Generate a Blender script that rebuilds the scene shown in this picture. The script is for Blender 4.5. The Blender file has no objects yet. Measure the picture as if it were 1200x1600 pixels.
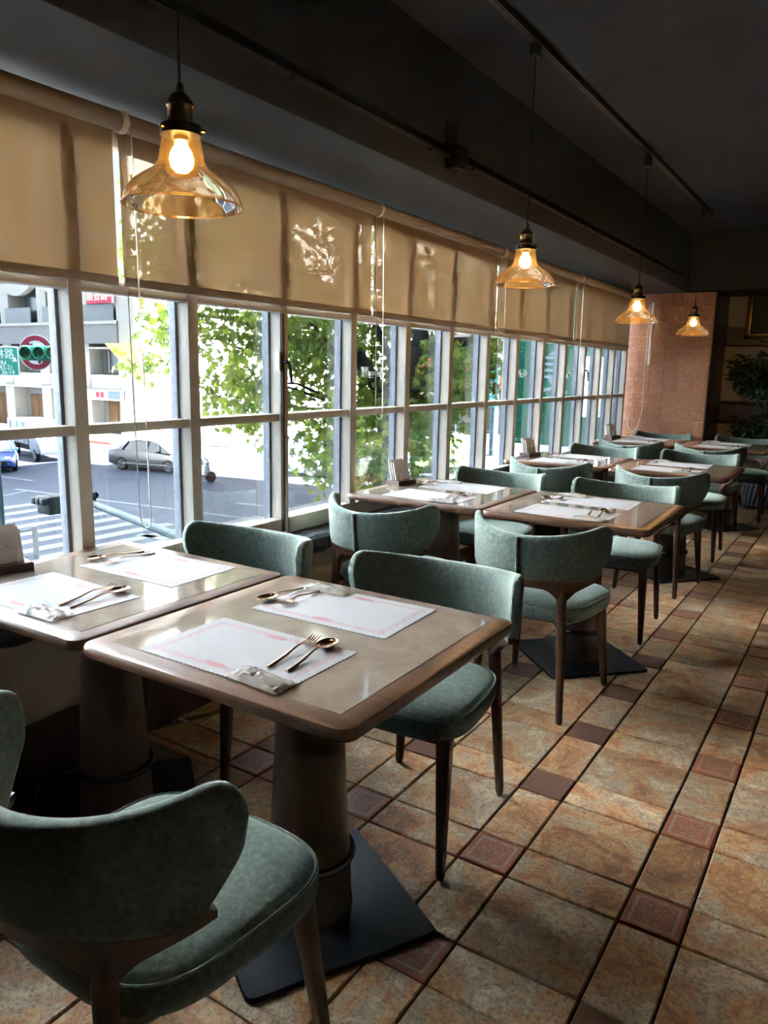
import bpy, bmesh, math, random
from mathutils import Vector, Matrix
PI = math.pi
R = math.radians
random.seed(7)
SC = bpy.context.scene
COL = SC.collection

# ------------------------------------------------------------------ camera, sky, sun, exposure
cam = bpy.data.cameras.new('camera')
cam.sensor_fit = 'VERTICAL'; cam.sensor_height = 24.0; cam.lens = 1180.0 / 1600.0 * 24.0
cam.clip_start = 0.05; cam.clip_end = 400
camo = bpy.data.objects.new('camera', cam); COL.objects.link(camo)
rt = Vector((0.84064, 0.54127, 0.018725)); up = Vector((-0.115852, 0.14594, 0.982487)); fw = Vector((-0.529059, 0.828087, -0.18539))
camo.matrix_world = Matrix(((rt.x, up.x, -fw.x, 0), (rt.y, up.y, -fw.y, 0), (rt.z, up.z, -fw.z, 1.38), (0, 0, 0, 1)))
SC.camera = camo

world = bpy.data.worlds.new('sky'); SC.world = world
world.use_nodes = True
bg = world.node_tree.nodes['Background']
bg.inputs[0].default_value = (0.70, 0.84, 1.0, 1); bg.inputs[1].default_value = 9.0

sun = bpy.data.lights.new('sun', 'SUN'); sun.energy = 380.0; sun.angle = R(0.6); sun.color = (1.0, 0.975, 0.945)
suno = bpy.data.objects.new('sun', sun); COL.objects.link(suno)
sdir = Vector((0.99 * math.cos(R(42)), 0.11 * math.cos(R(42)), math.sin(R(42))))
suno.rotation_euler = sdir.to_track_quat('Z', 'Y').to_euler(); suno.location = (20, 0, 40)

vs = SC.view_settings
vs.view_transform = 'Standard'; vs.look = 'None'; vs.exposure = 0.38; vs.gamma = 1.0; vs.use_curve_mapping = False
SC.cycles.max_bounces = 8; SC.cycles.diffuse_bounces = 5; SC.cycles.transparent_max_bounces = 24
SC.cycles.use_denoising = True
SC.cycles.sample_clamp_indirect = 50.0

# sky portals in the window openings (they only guide the sampling of the sky)
def portal(y0, y1, z0, z1):
    l = bpy.data.lights.new('window_daylight', 'AREA'); l.shape = 'RECTANGLE'; l.size = y1 - y0; l.size_y = z1 - z0
    l.cycles.is_portal = True
    o = bpy.data.objects.new('window_daylight', l); COL.objects.link(o)
    o.matrix_world = Matrix(((0, 0, -1, -2.44), (1, 0, 0, (y0 + y1) / 2), (0, -1, 0, (z0 + z1) / 2), (0, 0, 0, 1)))
portal(0.45, 8.3, 0.62, 2.2)

# ------------------------------------------------------------------ material helpers
MATS = {}
class NT:
    def __init__(s, name):
        s.m = bpy.data.materials.new(name); s.m.use_nodes = True
        s.t = s.m.node_tree; s.p = s.t.nodes['Principled BSDF']; s.out = s.t.nodes['Material Output']
        MATS[name] = s.m
    def n(s, typ, **kw):
        nd = s.t.nodes.new(typ)
        for k, v in kw.items():
            if k.startswith('i_'):
                key = k[2:]; key = int(key) if key.isdigit() else key.replace('_', ' ')
                s.set(nd.inputs[key], v)
            else: setattr(nd, k, v)
        return nd
    def set(s, sock, v):
        if isinstance(v, bpy.types.NodeSocket): s.t.links.new(v, sock)
        elif isinstance(v, tuple) and len(v) == 3 and sock.type == 'RGBA': sock.default_value = (*v, 1)
        else: sock.default_value = v
    def math(s, op, a, b=0.0, c=None):
        nd = s.n('ShaderNodeMath', operation=op); s.set(nd.inputs[0], a); s.set(nd.inputs[1], b)
        if c is not None: s.set(nd.inputs[2], c)
        return nd.outputs[0]
    def noise(s, vec, scale, detail=4, rough=0.55, dist=0.0):
        nd = s.n('ShaderNodeTexNoise'); s.t.links.new(vec, nd.inputs['Vector'])
        nd.inputs['Scale'].default_value = scale; nd.inputs['Detail'].default_value = detail
        nd.inputs['Roughness'].default_value = rough; nd.inputs['Distortion'].default_value = dist
        return nd.outputs[0]
    def ramp(s, fac, stops):
        nd = s.n('ShaderNodeValToRGB'); s.t.links.new(fac, nd.inputs[0]); e = nd.color_ramp.elements
        while len(e) < len(stops): e.new(0.5)
        for el, (p, c) in zip(e, stops):
            el.position = p; el.color = (*c, 1) if len(c) == 3 else c
        return nd.outputs[0]
    def mix(s, fac, a, b, mode='MIX'):
        nd = s.n('ShaderNodeMix', data_type='RGBA', blend_type=mode)
        s.set(nd.inputs[0], fac); s.set(nd.inputs[6], a); s.set(nd.inputs[7], b)
        return nd.outputs[2]
    def pos(s): return s.n('ShaderNodeNewGeometry').outputs['Position']
    def obj(s): return s.n('ShaderNodeTexCoord').outputs['Object']
    def rnd(s): return s.n('ShaderNodeObjectInfo').outputs['Random']
    def bump(s, h, strength=0.3, dist=0.01):
        nd = s.n('ShaderNodeBump'); nd.inputs['Strength'].default_value = strength; nd.inputs['Distance'].default_value = dist
        s.t.links.new(h, nd.inputs['Height']); s.t.links.new(nd.outputs[0], s.p.inputs['Normal'])
    def base(s, c): s.set(s.p.inputs['Base Color'], c)
    def surf(s, sh): s.t.links.new(sh, s.out.inputs['Surface'])

def plain(name, col, rough=0.5, metal=0.0, spec=0.5, noise=0.0, scale=8.0, **kw):
    s = NT(name); s.p.inputs['Roughness'].default_value = rough; s.p.inputs['Metallic'].default_value = metal
    s.p.inputs['Specular IOR Level'].default_value = spec
    if noise:
        f = s.noise(s.pos(), scale)
        lo = tuple(c * (1 - noise) for c in col); hi = tuple(min(1, c * (1 + noise)) for c in col)
        s.base(s.ramp(f, [(0.3, lo), (0.7, hi)]))
    else: s.base(col)
    for k, v in kw.items():
        s.set(s.p.inputs[k.replace('_', ' ')], v)
    return s.m

def wood(name, c1, c2, rough=0.38, sx=6, sy=60):
    s = NT(name)
    mp = s.n('ShaderNodeMapping'); s.t.links.new(s.obj(), mp.inputs[0]); mp.inputs['Scale'].default_value = (sx, sy, sx)
    f = s.noise(mp.outputs[0], 1.0, 6, 0.6, 0.6)
    s.base(s.ramp(f, [(0.3, c1), (0.7, c2)])); s.p.inputs['Roughness'].default_value = rough
    s.bump(f, 0.08, 0.003); return s.m

def velvet():
    s = NT('green_velvet')
    v = s.obj()
    f = s.noise(v, 75, 5, 0.75); g = s.noise(v, 520, 2, 0.5); k = s.noise(v, 5, 2)
    m = s.math('ADD', s.math('MULTIPLY', f, 0.7), s.math('MULTIPLY', g, 0.35))
    c = s.ramp(m, [(0.38, (0.042, 0.064, 0.056)), (0.53, (0.086, 0.118, 0.102)), (0.68, (0.20, 0.245, 0.215))])
    s.base(s.mix(0.25, c, s.ramp(k, [(0.3, (0.03, 0.05, 0.045)), (0.7, (0.14, 0.175, 0.155))])))
    s.p.inputs['Roughness'].default_value = 0.9; s.p.inputs['Specular IOR Level'].default_value = 0.15
    s.p.inputs['Sheen Weight'].default_value = 0.5; s.p.inputs['Sheen Roughness'].default_value = 0.45
    s.p.inputs['Sheen Tint'].default_value = (0.72, 0.85, 0.80, 1)
    s.bump(g, 0.18, 0.002)
velvet()
wood('table_wood', (0.070, 0.032, 0.017), (0.150, 0.074, 0.040), 0.32, 5, 40)
wood('chair_wood', (0.045, 0.020, 0.012), (0.085, 0.038, 0.022), 0.38, 12, 12)
wood('pedestal_wood', (0.045, 0.024, 0.017), (0.078, 0.043, 0.029), 0.42, 18, 18)
def stone():
    s = NT('table_stone'); v = s.pos()
    f = s.noise(v, 7, 8, 0.65, 0.8); c = s.ramp(f, [(0.3, (0.17, 0.136, 0.106)), (0.55, (0.225, 0.184, 0.147)), (0.8, (0.29, 0.245, 0.20))])
    vo = s.n('ShaderNodeTexVoronoi', feature='DISTANCE_TO_EDGE'); s.t.links.new(s.n('ShaderNodeVectorMath', operation='ADD', i_0=v, i_1=s.n('ShaderNodeVectorMath', operation='SCALE', i_0=s.n('ShaderNodeTexNoise', i_Scale=3.0).outputs[1], i_Scale=0.25).outputs[0]).outputs[0], vo.inputs['Vector'])
    vo.inputs['Scale'].default_value = 3.2
    vein = s.ramp(vo.outputs[0], [(0.0, (1, 1, 1)), (0.02, (0, 0, 0))])
    s.base(s.mix(s.math('MULTIPLY', vein, 0.2), c, (0.12, 0.09, 0.07)))
    s.p.inputs['Roughness'].default_value = 0.07; s.p.inputs['Specular IOR Level'].default_value = 0.6
stone()
plain('plate_black', (0.012, 0.014, 0.018), 0.42, 0.0, 0.5, 0.25, 30)
plain('collar_metal', (0.07, 0.065, 0.065), 0.22, 0.85)
plain('copper_steel', (0.62, 0.40, 0.29), 0.16, 1.0)
plain('pipe_black', (0.009, 0.010, 0.012), 0.5)
plain('ceiling_black', (0.030, 0.038, 0.050), 0.75, 0, 0.3, 0.2, 3)
plain('beam_black', (0.026, 0.032, 0.042), 0.6, 0, 0.35, 0.15, 4)
plain('wall_beige', (0.47, 0.42, 0.34), 0.8, 0, 0.3, 0.06, 5)
plain('wall_cream', (0.48, 0.43, 0.33), 0.8, 0, 0.3, 0.06, 5)
plain('wall_dark', (0.03, 0.028, 0.027), 0.8)
plain('plinth_brown', (0.065, 0.028, 0.024), 0.5, 0, 0.4, 0.25, 9)
plain('mahogany', (0.060, 0.018, 0.013), 0.4, 0, 0.5, 0.3, 7)
plain('frame_cream', (0.46, 0.42, 0.355), 0.45, 0, 0.4, 0.05, 12)
plain('aluminium', (0.10, 0.115, 0.14), 0.6, 0.0, 0.5, 0.18, 60)
plain('rubber_dark', (0.06, 0.05, 0.045), 0.6)
plain('handle_dark', (0.03, 0.028, 0.028), 0.35, 0.4)
plain('bracket_white', (0.78, 0.75, 0.68), 0.4)
plain('chain_grey', (0.55, 0.52, 0.45), 0.35, 0.5)
plain('blind_bar', (0.30, 0.25, 0.21), 0.55)
plain('brass', (0.36, 0.24, 0.12), 0.28, 1.0)
plain('slate', (0.075, 0.072, 0.085), 0.5, 0, 0.5, 0.5, 22)
plain('card_white', (0.50, 0.48, 0.45), 0.6)
plain('wire_steel', (0.45, 0.42, 0.40), 0.3, 0.9)
plain('gold_gilt', (0.50, 0.32, 0.11), 0.35, 0.9, 0.5, 0.35, 40)
plain('blackboard', (0.010, 0.011, 0.012), 0.6)
plain('chalk', (0.09, 0.09, 0.09), 0.9)
plain('pot_white', (0.42, 0.47, 0.55), 0.35)
plain('pot_blue', (0.05, 0.09, 0.19), 0.35)
plain('bark_dark', (0.05, 0.035, 0.025), 0.8)
plain('soil', (0.03, 0.02, 0.015), 0.9)
plain('grout', (0.028, 0.022, 0.018), 0.9, 0, 0.2)
plain('wall_grout', (0.60, 0.40, 0.27), 0.8, 0, 0.2)

def tile_floor():
    s = NT('floor_tile'); v = s.pos(); r = s.rnd()
    sh = s.n('ShaderNodeVectorMath', operation='ADD', i_0=v)
    cx = s.n('ShaderNodeCombineXYZ'); s.t.links.new(s.math('MULTIPLY', r, 37.0), cx.inputs[0]); s.t.links.new(s.math('MULTIPLY', r, 17.0), cx.inputs[2])
    s.t.links.new(cx.outputs[0], sh.inputs[1]); vv = sh.outputs[0]
    f = s.noise(vv, 5.0, 10, 0.70, 0.9); g = s.noise(vv, 95, 6, 0.75, 0.4); k = s.noise(vv, 11, 6, 0.7, 1.2); w = s.noise(vv, 38, 6, 0.75, 1.8)
    c = s.ramp(f, [(0.36, (0.20, 0.095, 0.048)), (0.43, (0.46, 0.200, 0.075)), (0.49, (0.62, 0.375, 0.175)), (0.54, (0.43, 0.34, 0.235)), (0.61, (0.74, 0.58, 0.38))])
    c = s.mix(s.ramp(k, [(0.50, (0, 0, 0)), (0.62, (0.7, 0.7, 0.7))]), c, (0.46, 0.165, 0.065))
    c = s.mix(s.ramp(w, [(0.52, (0, 0, 0)), (0.64, (0.45, 0.45, 0.45))]), c, (0.66, 0.55, 0.40))
    pit = s.ramp(g, [(0.40, (1, 1, 1)), (0.50, (0, 0, 0))])
    c = s.mix(s.math('MULTIPLY', pit, 0.7), c, (0.15, 0.105, 0.075))
    b = s.math('MULTIPLY_ADD', r, 0.45, 0.74)
    bc = s.n('ShaderNodeCombineXYZ')
    for i in range(3): s.t.links.new(b, bc.inputs[i])
    s.base(s.mix(1.0, c, bc.outputs[0], 'MULTIPLY'))
    s.p.inputs['Roughness'].default_value = 0.40; s.p.inputs['Specular IOR Level'].default_value = 0.4
    hh = s.math('ADD', s.math('MULTIPLY', w, 0.9), s.math('MULTIPLY', g, 0.5)); s.bump(hh, 0.5, 0.006)
tile_floor()
def tile_deco(name, c_ground, c_line):
    s = NT(name); o = s.obj(); sp = s.n('ShaderNodeSeparateXYZ'); s.t.links.new(o, sp.inputs[0])
    ax = s.math('ABSOLUTE', sp.outputs[0]); ay = s.math('ABSOLUTE', sp.outputs[1])
    m = s.math('MAXIMUM', ax, ay)
    ring = s.math('LESS_THAN', s.math('ABSOLUTE', s.math('SUBTRACT', m, 0.054)), 0.0045)
    inner = s.math('LESS_THAN', m, 0.044)
    mir = s.n('ShaderNodeCombineXYZ'); s.t.links.new(ax, mir.inputs[0]); s.t.links.new(sp.outputs[1], mir.inputs[1])
    cur = s.noise(mir.outputs[0], 42, 1.0, 0.5, 1.6)
    scr = s.math('MULTIPLY', s.math('LESS_THAN', s.math('ABSOLUTE', s.math('SUBTRACT', cur, 0.5)), 0.035), inner)
    line = s.math('MAXIMUM', ring, scr)
    g = s.noise(s.pos(), 50, 5, 0.7)
    wear = s.math('MULTIPLY', line, s.ramp(g, [(0.35, (0.2,) * 3), (0.55, (1,) * 3)]))
    gr = s.mix(s.math('MULTIPLY', g, 0.7), c_ground, tuple(c * 0.45 for c in c_ground))
    s.base(s.mix(wear, gr, c_line)); s.p.inputs['Roughness'].default_value = 0.45
    s.bump(s.math('SUBTRACT', s.math('MULTIPLY', g, 0.4), s.math('MULTIPLY', line, 0.6)), 0.4, 0.004)
tile_deco('deco_tile_red', (0.36, 0.115, 0.058), (0.30, 0.25, 0.21))
tile_deco('deco_tile_brown', (0.20, 0.085, 0.050), (0.11, 0.065, 0.055))
def tile_wall():
    s = NT('wall_tile'); v = s.pos(); r = s.rnd()
    f = s.noise(v, 16, 6, 0.65, 1.5); k = s.noise(v, 5, 3)
    c = s.ramp(f, [(0.3, (0.22, 0.080, 0.036)), (0.5, (0.34, 0.138, 0.064)), (0.72, (0.52, 0.26, 0.14))])
    c = s.mix(s.math('MULTIPLY', r, 0.45), c, (0.24, 0.09, 0.045))
    s.base(c); s.p.inputs['Roughness'].default_value = 0.4
    s.bump(f, 0.3, 0.006)
tile_wall()
def glass():
    s = NT('window_glass'); s.t.nodes.remove(s.p)
    tr = s.n('ShaderNodeBsdfTransparent', i_0=(0.95, 0.975, 0.985)); gl = s.n('ShaderNodeBsdfGlossy', i_Roughness=0.0)
    fr = s.n('ShaderNodeFresnel', i_IOR=1.45); mx = s.n('ShaderNodeMixShader')
    s.t.links.new(s.math('MULTIPLY', fr.outputs[0], 0.55), mx.inputs[0]); s.t.links.new(tr.outputs[0], mx.inputs[1]); s.t.links.new(gl.outputs[0], mx.inputs[2])
    s.surf(mx.outputs[0])
glass()
def plastic():
    s = NT('clear_plastic'); s.t.nodes.remove(s.p)
    tr = s.n('ShaderNodeBsdfTransparent', i_0=(0.95, 0.95, 0.94)); gl = s.n('ShaderNodeBsdfGlossy', i_Roughness=0.12); df = s.n('ShaderNodeBsdfDiffuse', i_0=(0.75, 0.73, 0.70))
    lw = s.n('ShaderNodeLayerWeight', i_Blend=0.35); m1 = s.n('ShaderNodeMixShader', i_0=0.45); m2 = s.n('ShaderNodeMixShader')
    s.t.links.new(tr.outputs[0], m1.inputs[1]); s.t.links.new(df.outputs[0], m1.inputs[2])
    s.t.links.new(s.math('MULTIPLY', lw.outputs['Fresnel'], 0.7), m2.inputs[0]); s.t.links.new(m1.outputs[0], m2.inputs[1]); s.t.links.new(gl.outputs[0], m2.inputs[2]); s.surf(m2.outputs[0])
plastic()
def amber():
    s = NT('amber_glass'); s.t.nodes.remove(s.p)
    tr = s.n('ShaderNodeBsdfTransparent', i_0=(0.96, 0.82, 0.56)); gl = s.n('ShaderNodeBsdfGlossy', i_Roughness=0.03); tl = s.n('ShaderNodeBsdfTranslucent', i_0=(0.95, 0.62, 0.22))
    df = s.n('ShaderNodeBsdfDiffuse', i_0=(0.85, 0.55, 0.2)); a = s.n('ShaderNodeMixShader', i_0=0.5); s.t.links.new(tl.outputs[0], a.inputs[1]); s.t.links.new(df.outputs[0], a.inputs[2])
    m1 = s.n('ShaderNodeMixShader', i_0=0.065); s.t.links.new(tr.outputs[0], m1.inputs[1]); s.t.links.new(a.outputs[0], m1.inputs[2])
    lw = s.n('ShaderNodeFresnel', i_IOR=1.5); m2 = s.n('ShaderNodeMixShader'); s.t.links.new(s.math('MULTIPLY', lw.outputs[0], 0.9), m2.inputs[0])
    s.t.links.new(m1.outputs[0], m2.inputs[1]); s.t.links.new(gl.outputs[0], m2.inputs[2]); s.surf(m2.outputs[0])
amber()
def emit(name, col, st):
    s = NT(name); s.base((0, 0, 0)); s.p.inputs['Emission Color'].default_value = (*col, 1); s.p.inputs['Emission Strength'].default_value = st; return s.m
emit('bulb_glow', (1.0, 0.60, 0.20), 14.0)
emit('filament', (1.0, 0.80, 0.45), 60.0)
def blind():
    s = NT('blind_fabric'); s.t.nodes.remove(s.p); o = s.pos()
    mp = s.n('ShaderNodeMapping'); s.t.links.new(o, mp.inputs[0]); mp.inputs['Scale'].default_value = (160, 160, 5)
    f = s.noise(mp.outputs[0], 1.0, 3)
    tc = s.ramp(f, [(0.3, (0.0165, 0.0092, 0.0037)), (0.7, (0.0245, 0.0142, 0.0061))])
    tl = s.n('ShaderNodeBsdfTranslucent', i_0=tc); df = s.n('ShaderNodeBsdfDiffuse', i_0=(0.30, 0.22, 0.15)); tr = s.n('ShaderNodeBsdfTransparent', i_0=(1.0, 0.92, 0.82))
    ad = s.n('ShaderNodeAddShader'); s.t.links.new(tl.outputs[0], ad.inputs[0]); s.t.links.new(df.outputs[0], ad.inputs[1])
    mx = s.n('ShaderNodeMixShader', i_0=0.045); s.t.links.new(ad.outputs[0], mx.inputs[1]); s.t.links.new(tr.outputs[0], mx.inputs[2]); s.surf(mx.outputs[0])
blind()
def thin_leaf(name, c1, c2, tl_amt=0.45, spec=0.3):
    s = NT(name); r = s.rnd(); f = s.noise(s.pos(), 2.3, 3)
    m = s.math('ADD', s.math('MULTIPLY', r, 0.4), s.math('MULTIPLY', f, 0.6)); c = s.ramp(m, [(0.3, c1), (0.65, c2)])
    s.base(c); s.p.inputs['Roughness'].default_value = 0.5; s.p.inputs['Specular IOR Level'].default_value = spec
    tl = s.n('ShaderNodeBsdfTranslucent'); s.t.links.new(s.mix(1.0, c, (1.25, 1.3, 0.6), 'MULTIPLY'), tl.inputs[0])
    mx = s.n('ShaderNodeMixShader', i_0=tl_amt); s.t.links.new(s.p.outputs[0], mx.inputs[1]); s.t.links.new(tl.outputs[0], mx.inputs[2]); s.surf(mx.outputs[0])
thin_leaf('leaf_green', (0.042, 0.088, 0.030), (0.190, 0.210, 0.050), 0.5, 0.1)
thin_leaf('ficus_leaf', (0.020, 0.045, 0.020), (0.060, 0.105, 0.040), 0.2)
plain('banner_green', (0.018, 0.125, 0.082), 0.8, 0, 0.06)
plain('banner_white', (0.34, 0.36, 0.42), 0.8, 0, 0.06)
def placemat():
    s = NT('paper_placemat'); o = s.obj(); sp = s.n('ShaderNodeSeparateXYZ'); s.t.links.new(o, sp.inputs[0])
    ax = s.math('ABSOLUTE', sp.outputs[0]); ay = s.math('ABSOLUTE', sp.outputs[1])
    d = s.math('MINIMUM', s.math('SUBTRACT', 0.205, ax), s.math('SUBTRACT', 0.133, ay))
    band = s.math('LESS_THAN', s.math('ABSOLUTE', s.math('SUBTRACT', d, 0.027)), 0.0085)
    vo = s.n('ShaderNodeTexVoronoi'); s.t.links.new(o, vo.inputs['Vector']); vo.inputs['Scale'].default_value = 150
    f = s.ramp(vo.outputs[0], [(0.25, (1,) * 3), (0.6, (0.35,) * 3)])
    band = s.math('MULTIPLY', band, f)
    # flourish in the middle of both long sides
    def blob(yc):
        dx = s.math('DIVIDE', sp.outputs[0], 0.042); dy = s.math('DIVIDE', s.math('SUBTRACT', sp.outputs[1], yc), 0.013)
        q = s.math('ADD', s.math('MULTIPLY', dx, dx), s.math('MULTIPLY', dy, dy))
        return s.math('LESS_THAN', s.math('ADD', q, s.math('MULTIPLY', s.noise(o, 90, 3), 1.6)), 1.35)
    fl = s.math('MAXIMUM', blob(0.100), blob(-0.100))
    # a faint block of print in one corner
    pr = s.math('MULTIPLY', s.math('LESS_THAN', s.math('ABSOLUTE', s.math('SUBTRACT', sp.outputs[0], 0.10)), 0.045), s.math('LESS_THAN', s.math('ABSOLUTE', s.math('ADD', sp.outputs[1], 0.075)), 0.014))
    pr = s.math('MULTIPLY', pr, s.math('GREATER_THAN', s.noise(o, 230, 2), 0.52))
    a = s.math('MAXIMUM', s.math('MULTIPLY', band, 0.55), s.math('MAXIMUM', s.math('MULTIPLY', fl, 0.75), s.math('MULTIPLY', pr, 0.35)))
    s.base(s.mix(a, (0.37, 0.385, 0.40), (0.40, 0.17, 0.18))); s.p.inputs['Roughness'].default_value = 0.85; s.p.inputs['Specular IOR Level'].default_value = 0.12
placemat()
# outdoors
plain('stucco_white', (0.68, 0.70, 0.72), 0.8, 0, 0.06)
plain('asphalt', (0.0160, 0.0195, 0.0290), 0.85, 0, 0.06, 0.15, 0.4)
plain('road_paint', (0.062, 0.070, 0.078), 0.8, 0, 0.06, 0.15, 3)
plain('pavement_stone', (0.35, 0.33, 0.31), 0.8, 0, 0.06, 0.1, 1)
plain('kerb_red', (0.30, 0.08, 0.06), 0.8, 0, 0.06)
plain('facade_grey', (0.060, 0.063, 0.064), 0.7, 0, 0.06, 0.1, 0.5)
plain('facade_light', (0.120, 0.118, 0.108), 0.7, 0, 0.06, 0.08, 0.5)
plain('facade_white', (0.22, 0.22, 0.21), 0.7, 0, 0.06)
plain('window_dark', (0.016, 0.020, 0.022), 0.2, 0, 0.4)
plain('curtain', (0.045, 0.046, 0.042), 0.8, 0, 0.06)
plain('rail_glass', (0.050, 0.056, 0.058), 0.15, 0, 0.06)
plain('shop_wood', (0.045, 0.027, 0.014), 0.6, 0, 0.06, 0.2, 2)
plain('sign_red', (0.13, 0.012, 0.024), 0.5, 0, 0.06)
plain('sign_white', (0.30, 0.30, 0.30), 0.5, 0, 0.06)
plain('sign_blue', (0.05, 0.07, 0.11), 0.5, 0, 0.06)
plain('street_green', (0.004, 0.090, 0.064), 0.4, 0, 0.06)
plain('signal_green', (0.028, 0.15, 0.10), 0.45, 0, 0.06)
plain('lens_dark', (0.012, 0.024, 0.014), 0.3, 0, 0.06)
plain('lens_red', (0.035, 0.014, 0.010), 0.3, 0, 0.06)
plain('mast_blue', (0.030, 0.046, 0.056), 0.5, 0, 0.06)
plain('signal_black', (0.006, 0.008, 0.012), 0.5, 0, 0.06)
plain('awning_cream', (0.22, 0.17, 0.085), 0.8, 0, 0.06)
plain('car_grey', (0.010, 0.011, 0.013), 0.35, 0.0, 0.35)
plain('car_blue', (0.006, 0.022, 0.085), 0.35, 0.0, 0.35)
plain('car_white', (0.075, 0.083, 0.095), 0.35, 0, 0.06)
plain('car_bluewhite', (0.16, 0.22, 0.27), 0.3)
plain('truck_green', (0.12, 0.20, 0.05), 0.5, 0, 0.06)
plain('car_glass', (0.008, 0.012, 0.016), 0.12, 0, 0.4)
plain('tyre', (0.005, 0.005, 0.006), 0.8, 0, 0.06)
plain('rim', (0.07, 0.075, 0.08), 0.5, 0.2, 0.06)
plain('lamp_lens', (0.4, 0.4, 0.4), 0.2, 0, 0.06)
plain('tail_red', (0.2, 0.01, 0.01), 0.3, 0, 0.06)
plain('orange_shop', (0.34, 0.085, 0.025), 0.6, 0, 0.06)
plain('banner_red', (0.26, 0.012, 0.018), 0.6, 0, 0.06)
plain('sign_teal', (0.03, 0.19, 0.17), 0.5, 0, 0.06)
plain('skin', (0.20, 0.12, 0.08), 0.6, 0, 0.06)
plain('cloth_white', (0.30, 0.30, 0.32), 0.8, 0, 0.06)
plain('cloth_dark', (0.03, 0.03, 0.035), 0.8, 0, 0.06)
plain('cloth_blue', (0.02, 0.05, 0.2), 0.8, 0, 0.06)
plain('bark', (0.030, 0.026, 0.026), 0.9, 0, 0.06, 0.4, 9)
plain('lettering_white', (0.75, 0.75, 0.75), 0.6, 0, 0.06)
plain('outer_concrete', (0.10, 0.19, 0.18), 0.8, 0, 0.06)

# ------------------------------------------------------------------ geometry helpers
class MB:
    def __init__(s): s.v = []; s.f = []
    def add(s, vs, fs):
        o = len(s.v); s.v += [tuple(v) for v in vs]; s.f += [tuple(i + o for i in f) for f in fs]; return s
    def box(s, x0, x1, y0, y1, z0, z1, M=None):
        vs = [(x0, y0, z0), (x1, y0, z0), (x1, y1, z0), (x0, y1, z0), (x0, y0, z1), (x1, y0, z1), (x1, y1, z1), (x0, y1, z1)]
        if M: vs = [M @ Vector(v) for v in vs]
        return s.add(vs, [(3, 2, 1, 0), (4, 5, 6, 7), (0, 1, 5, 4), (1, 2, 6, 5), (2, 3, 7, 6), (3, 0, 4, 7)])
    def cbox(s, x0, x1, y0, y1, z0, z1, b):
        # box with chamfered top edges (tiles, slabs)
        vs = [(x0, y0, z0), (x1, y0, z0), (x1, y1, z0), (x0, y1, z0), (x0, y0, z1 - b), (x1, y0, z1 - b), (x1, y1, z1 - b), (x0, y1, z1 - b),
              (x0 + b, y0 + b, z1), (x1 - b, y0 + b, z1), (x1 - b, y1 - b, z1), (x0 + b, y1 - b, z1)]
        return s.add(vs, [(3, 2, 1, 0), (8, 9, 10, 11), (0, 1, 5, 4), (1, 2, 6, 5), (2, 3, 7, 6), (3, 0, 4, 7), (4, 5, 9, 8), (5, 6, 10, 9), (6, 7, 11, 10), (7, 4, 8, 11)])
    def loops(s, L, cap0=True, cap1=True, closed=True):
        n = len(L[0]); o = len(s.v)
        for l in L: s.v += [tuple(p) for p in l]
        for i in range(len(L) - 1):
            for j in range(n if closed else n - 1):
                a = o + i * n + j; b = o + i * n + (j + 1) % n
                s.f.append((a, b, b + n, a + n))
        if cap0: s.f.append(tuple(o + j for j in reversed(range(n))))
        if cap1: s.f.append(tuple(o + (len(L) - 1) * n + j for j in range(n)))
        return s
    def tube(s, pts, r, n=8, cap=True):
        pts = [Vector(p) for p in pts]; L = []
        rs = r if isinstance(r, (list, tuple)) else [r] * len(pts)
        ref = None
        for i, p in enumerate(pts):
            t = (pts[min(i + 1, len(pts) - 1)] - pts[max(i - 1, 0)]).normalized()
            if ref is None:
                ref = Vector((0, 0, 1)) if abs(t.z) < 0.9 else Vector((1, 0, 0))
            a = ref - t * ref.dot(t); a.normalize(); ref = a; b = t.cross(a)
            L.append([p + (a * math.cos(2 * PI * k / n) + b * math.sin(2 * PI * k / n)) * rs[i] for k in range(n)])
        return s.loops(L, cap, cap)
    def lathe(s, prof, n=24, M=None, cap=True):
        L = [[Vector((r * math.cos(2 * PI * k / n), r * math.sin(2 * PI * k / n), z)) for k in range(n)] for r, z in prof]
        if M: L = [[M @ p for p in l] for l in L]
        return s.loops(L, cap, cap)
    def prism(s, poly, z0, z1, M=None):
        L = [[Vector((x, y, z0)) for x, y in poly], [Vector((x, y, z1)) for x, y in poly]]
        if M: L = [[M @ p for p in l] for l in L]
        return s.loops(L)
    def build(s, name, mat, parent=None, smooth=35, bevel=0.0, seg=2, loc=None, rz=0.0):
        me = bpy.data.meshes.new(name); me.from_pydata(s.v, [], s.f)
        bm = bmesh.new(); bm.from_mesh(me)
        if bevel:
            es = [e for e in bm.edges if len(e.link_faces) == 2 and e.calc_face_angle(0) > R(30)]
            bmesh.ops.bevel(bm, geom=es, offset=bevel, segments=seg, affect='EDGES', profile=0.5)
        bmesh.ops.recalc_face_normals(bm, faces=bm.faces)
        bm.to_mesh(me); bm.free()
        if smooth:
            me.polygons.foreach_set('use_smooth', [True] * len(me.polygons)); me.set_sharp_from_angle(angle=R(smooth))
        me.materials.append(MATS[mat])
        return link(name, me, parent, loc, rz)
def link(name, me, parent=None, loc=None, rz=0.0):
    o = bpy.data.objects.new(name, me); COL.objects.link(o)
    if parent: o.parent = parent
    if loc: o.location = loc
    if rz: o.rotation_euler = (0, 0, rz)
    return o
def empty(name, loc=(0, 0, 0), rz=0.0, parent=None):
    o = bpy.data.objects.new(name, None); COL.objects.link(o); o.location = loc; o.rotation_euler = (0, 0, rz); o.empty_display_size = 0.1
    if parent: o.parent = parent
    return o
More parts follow.
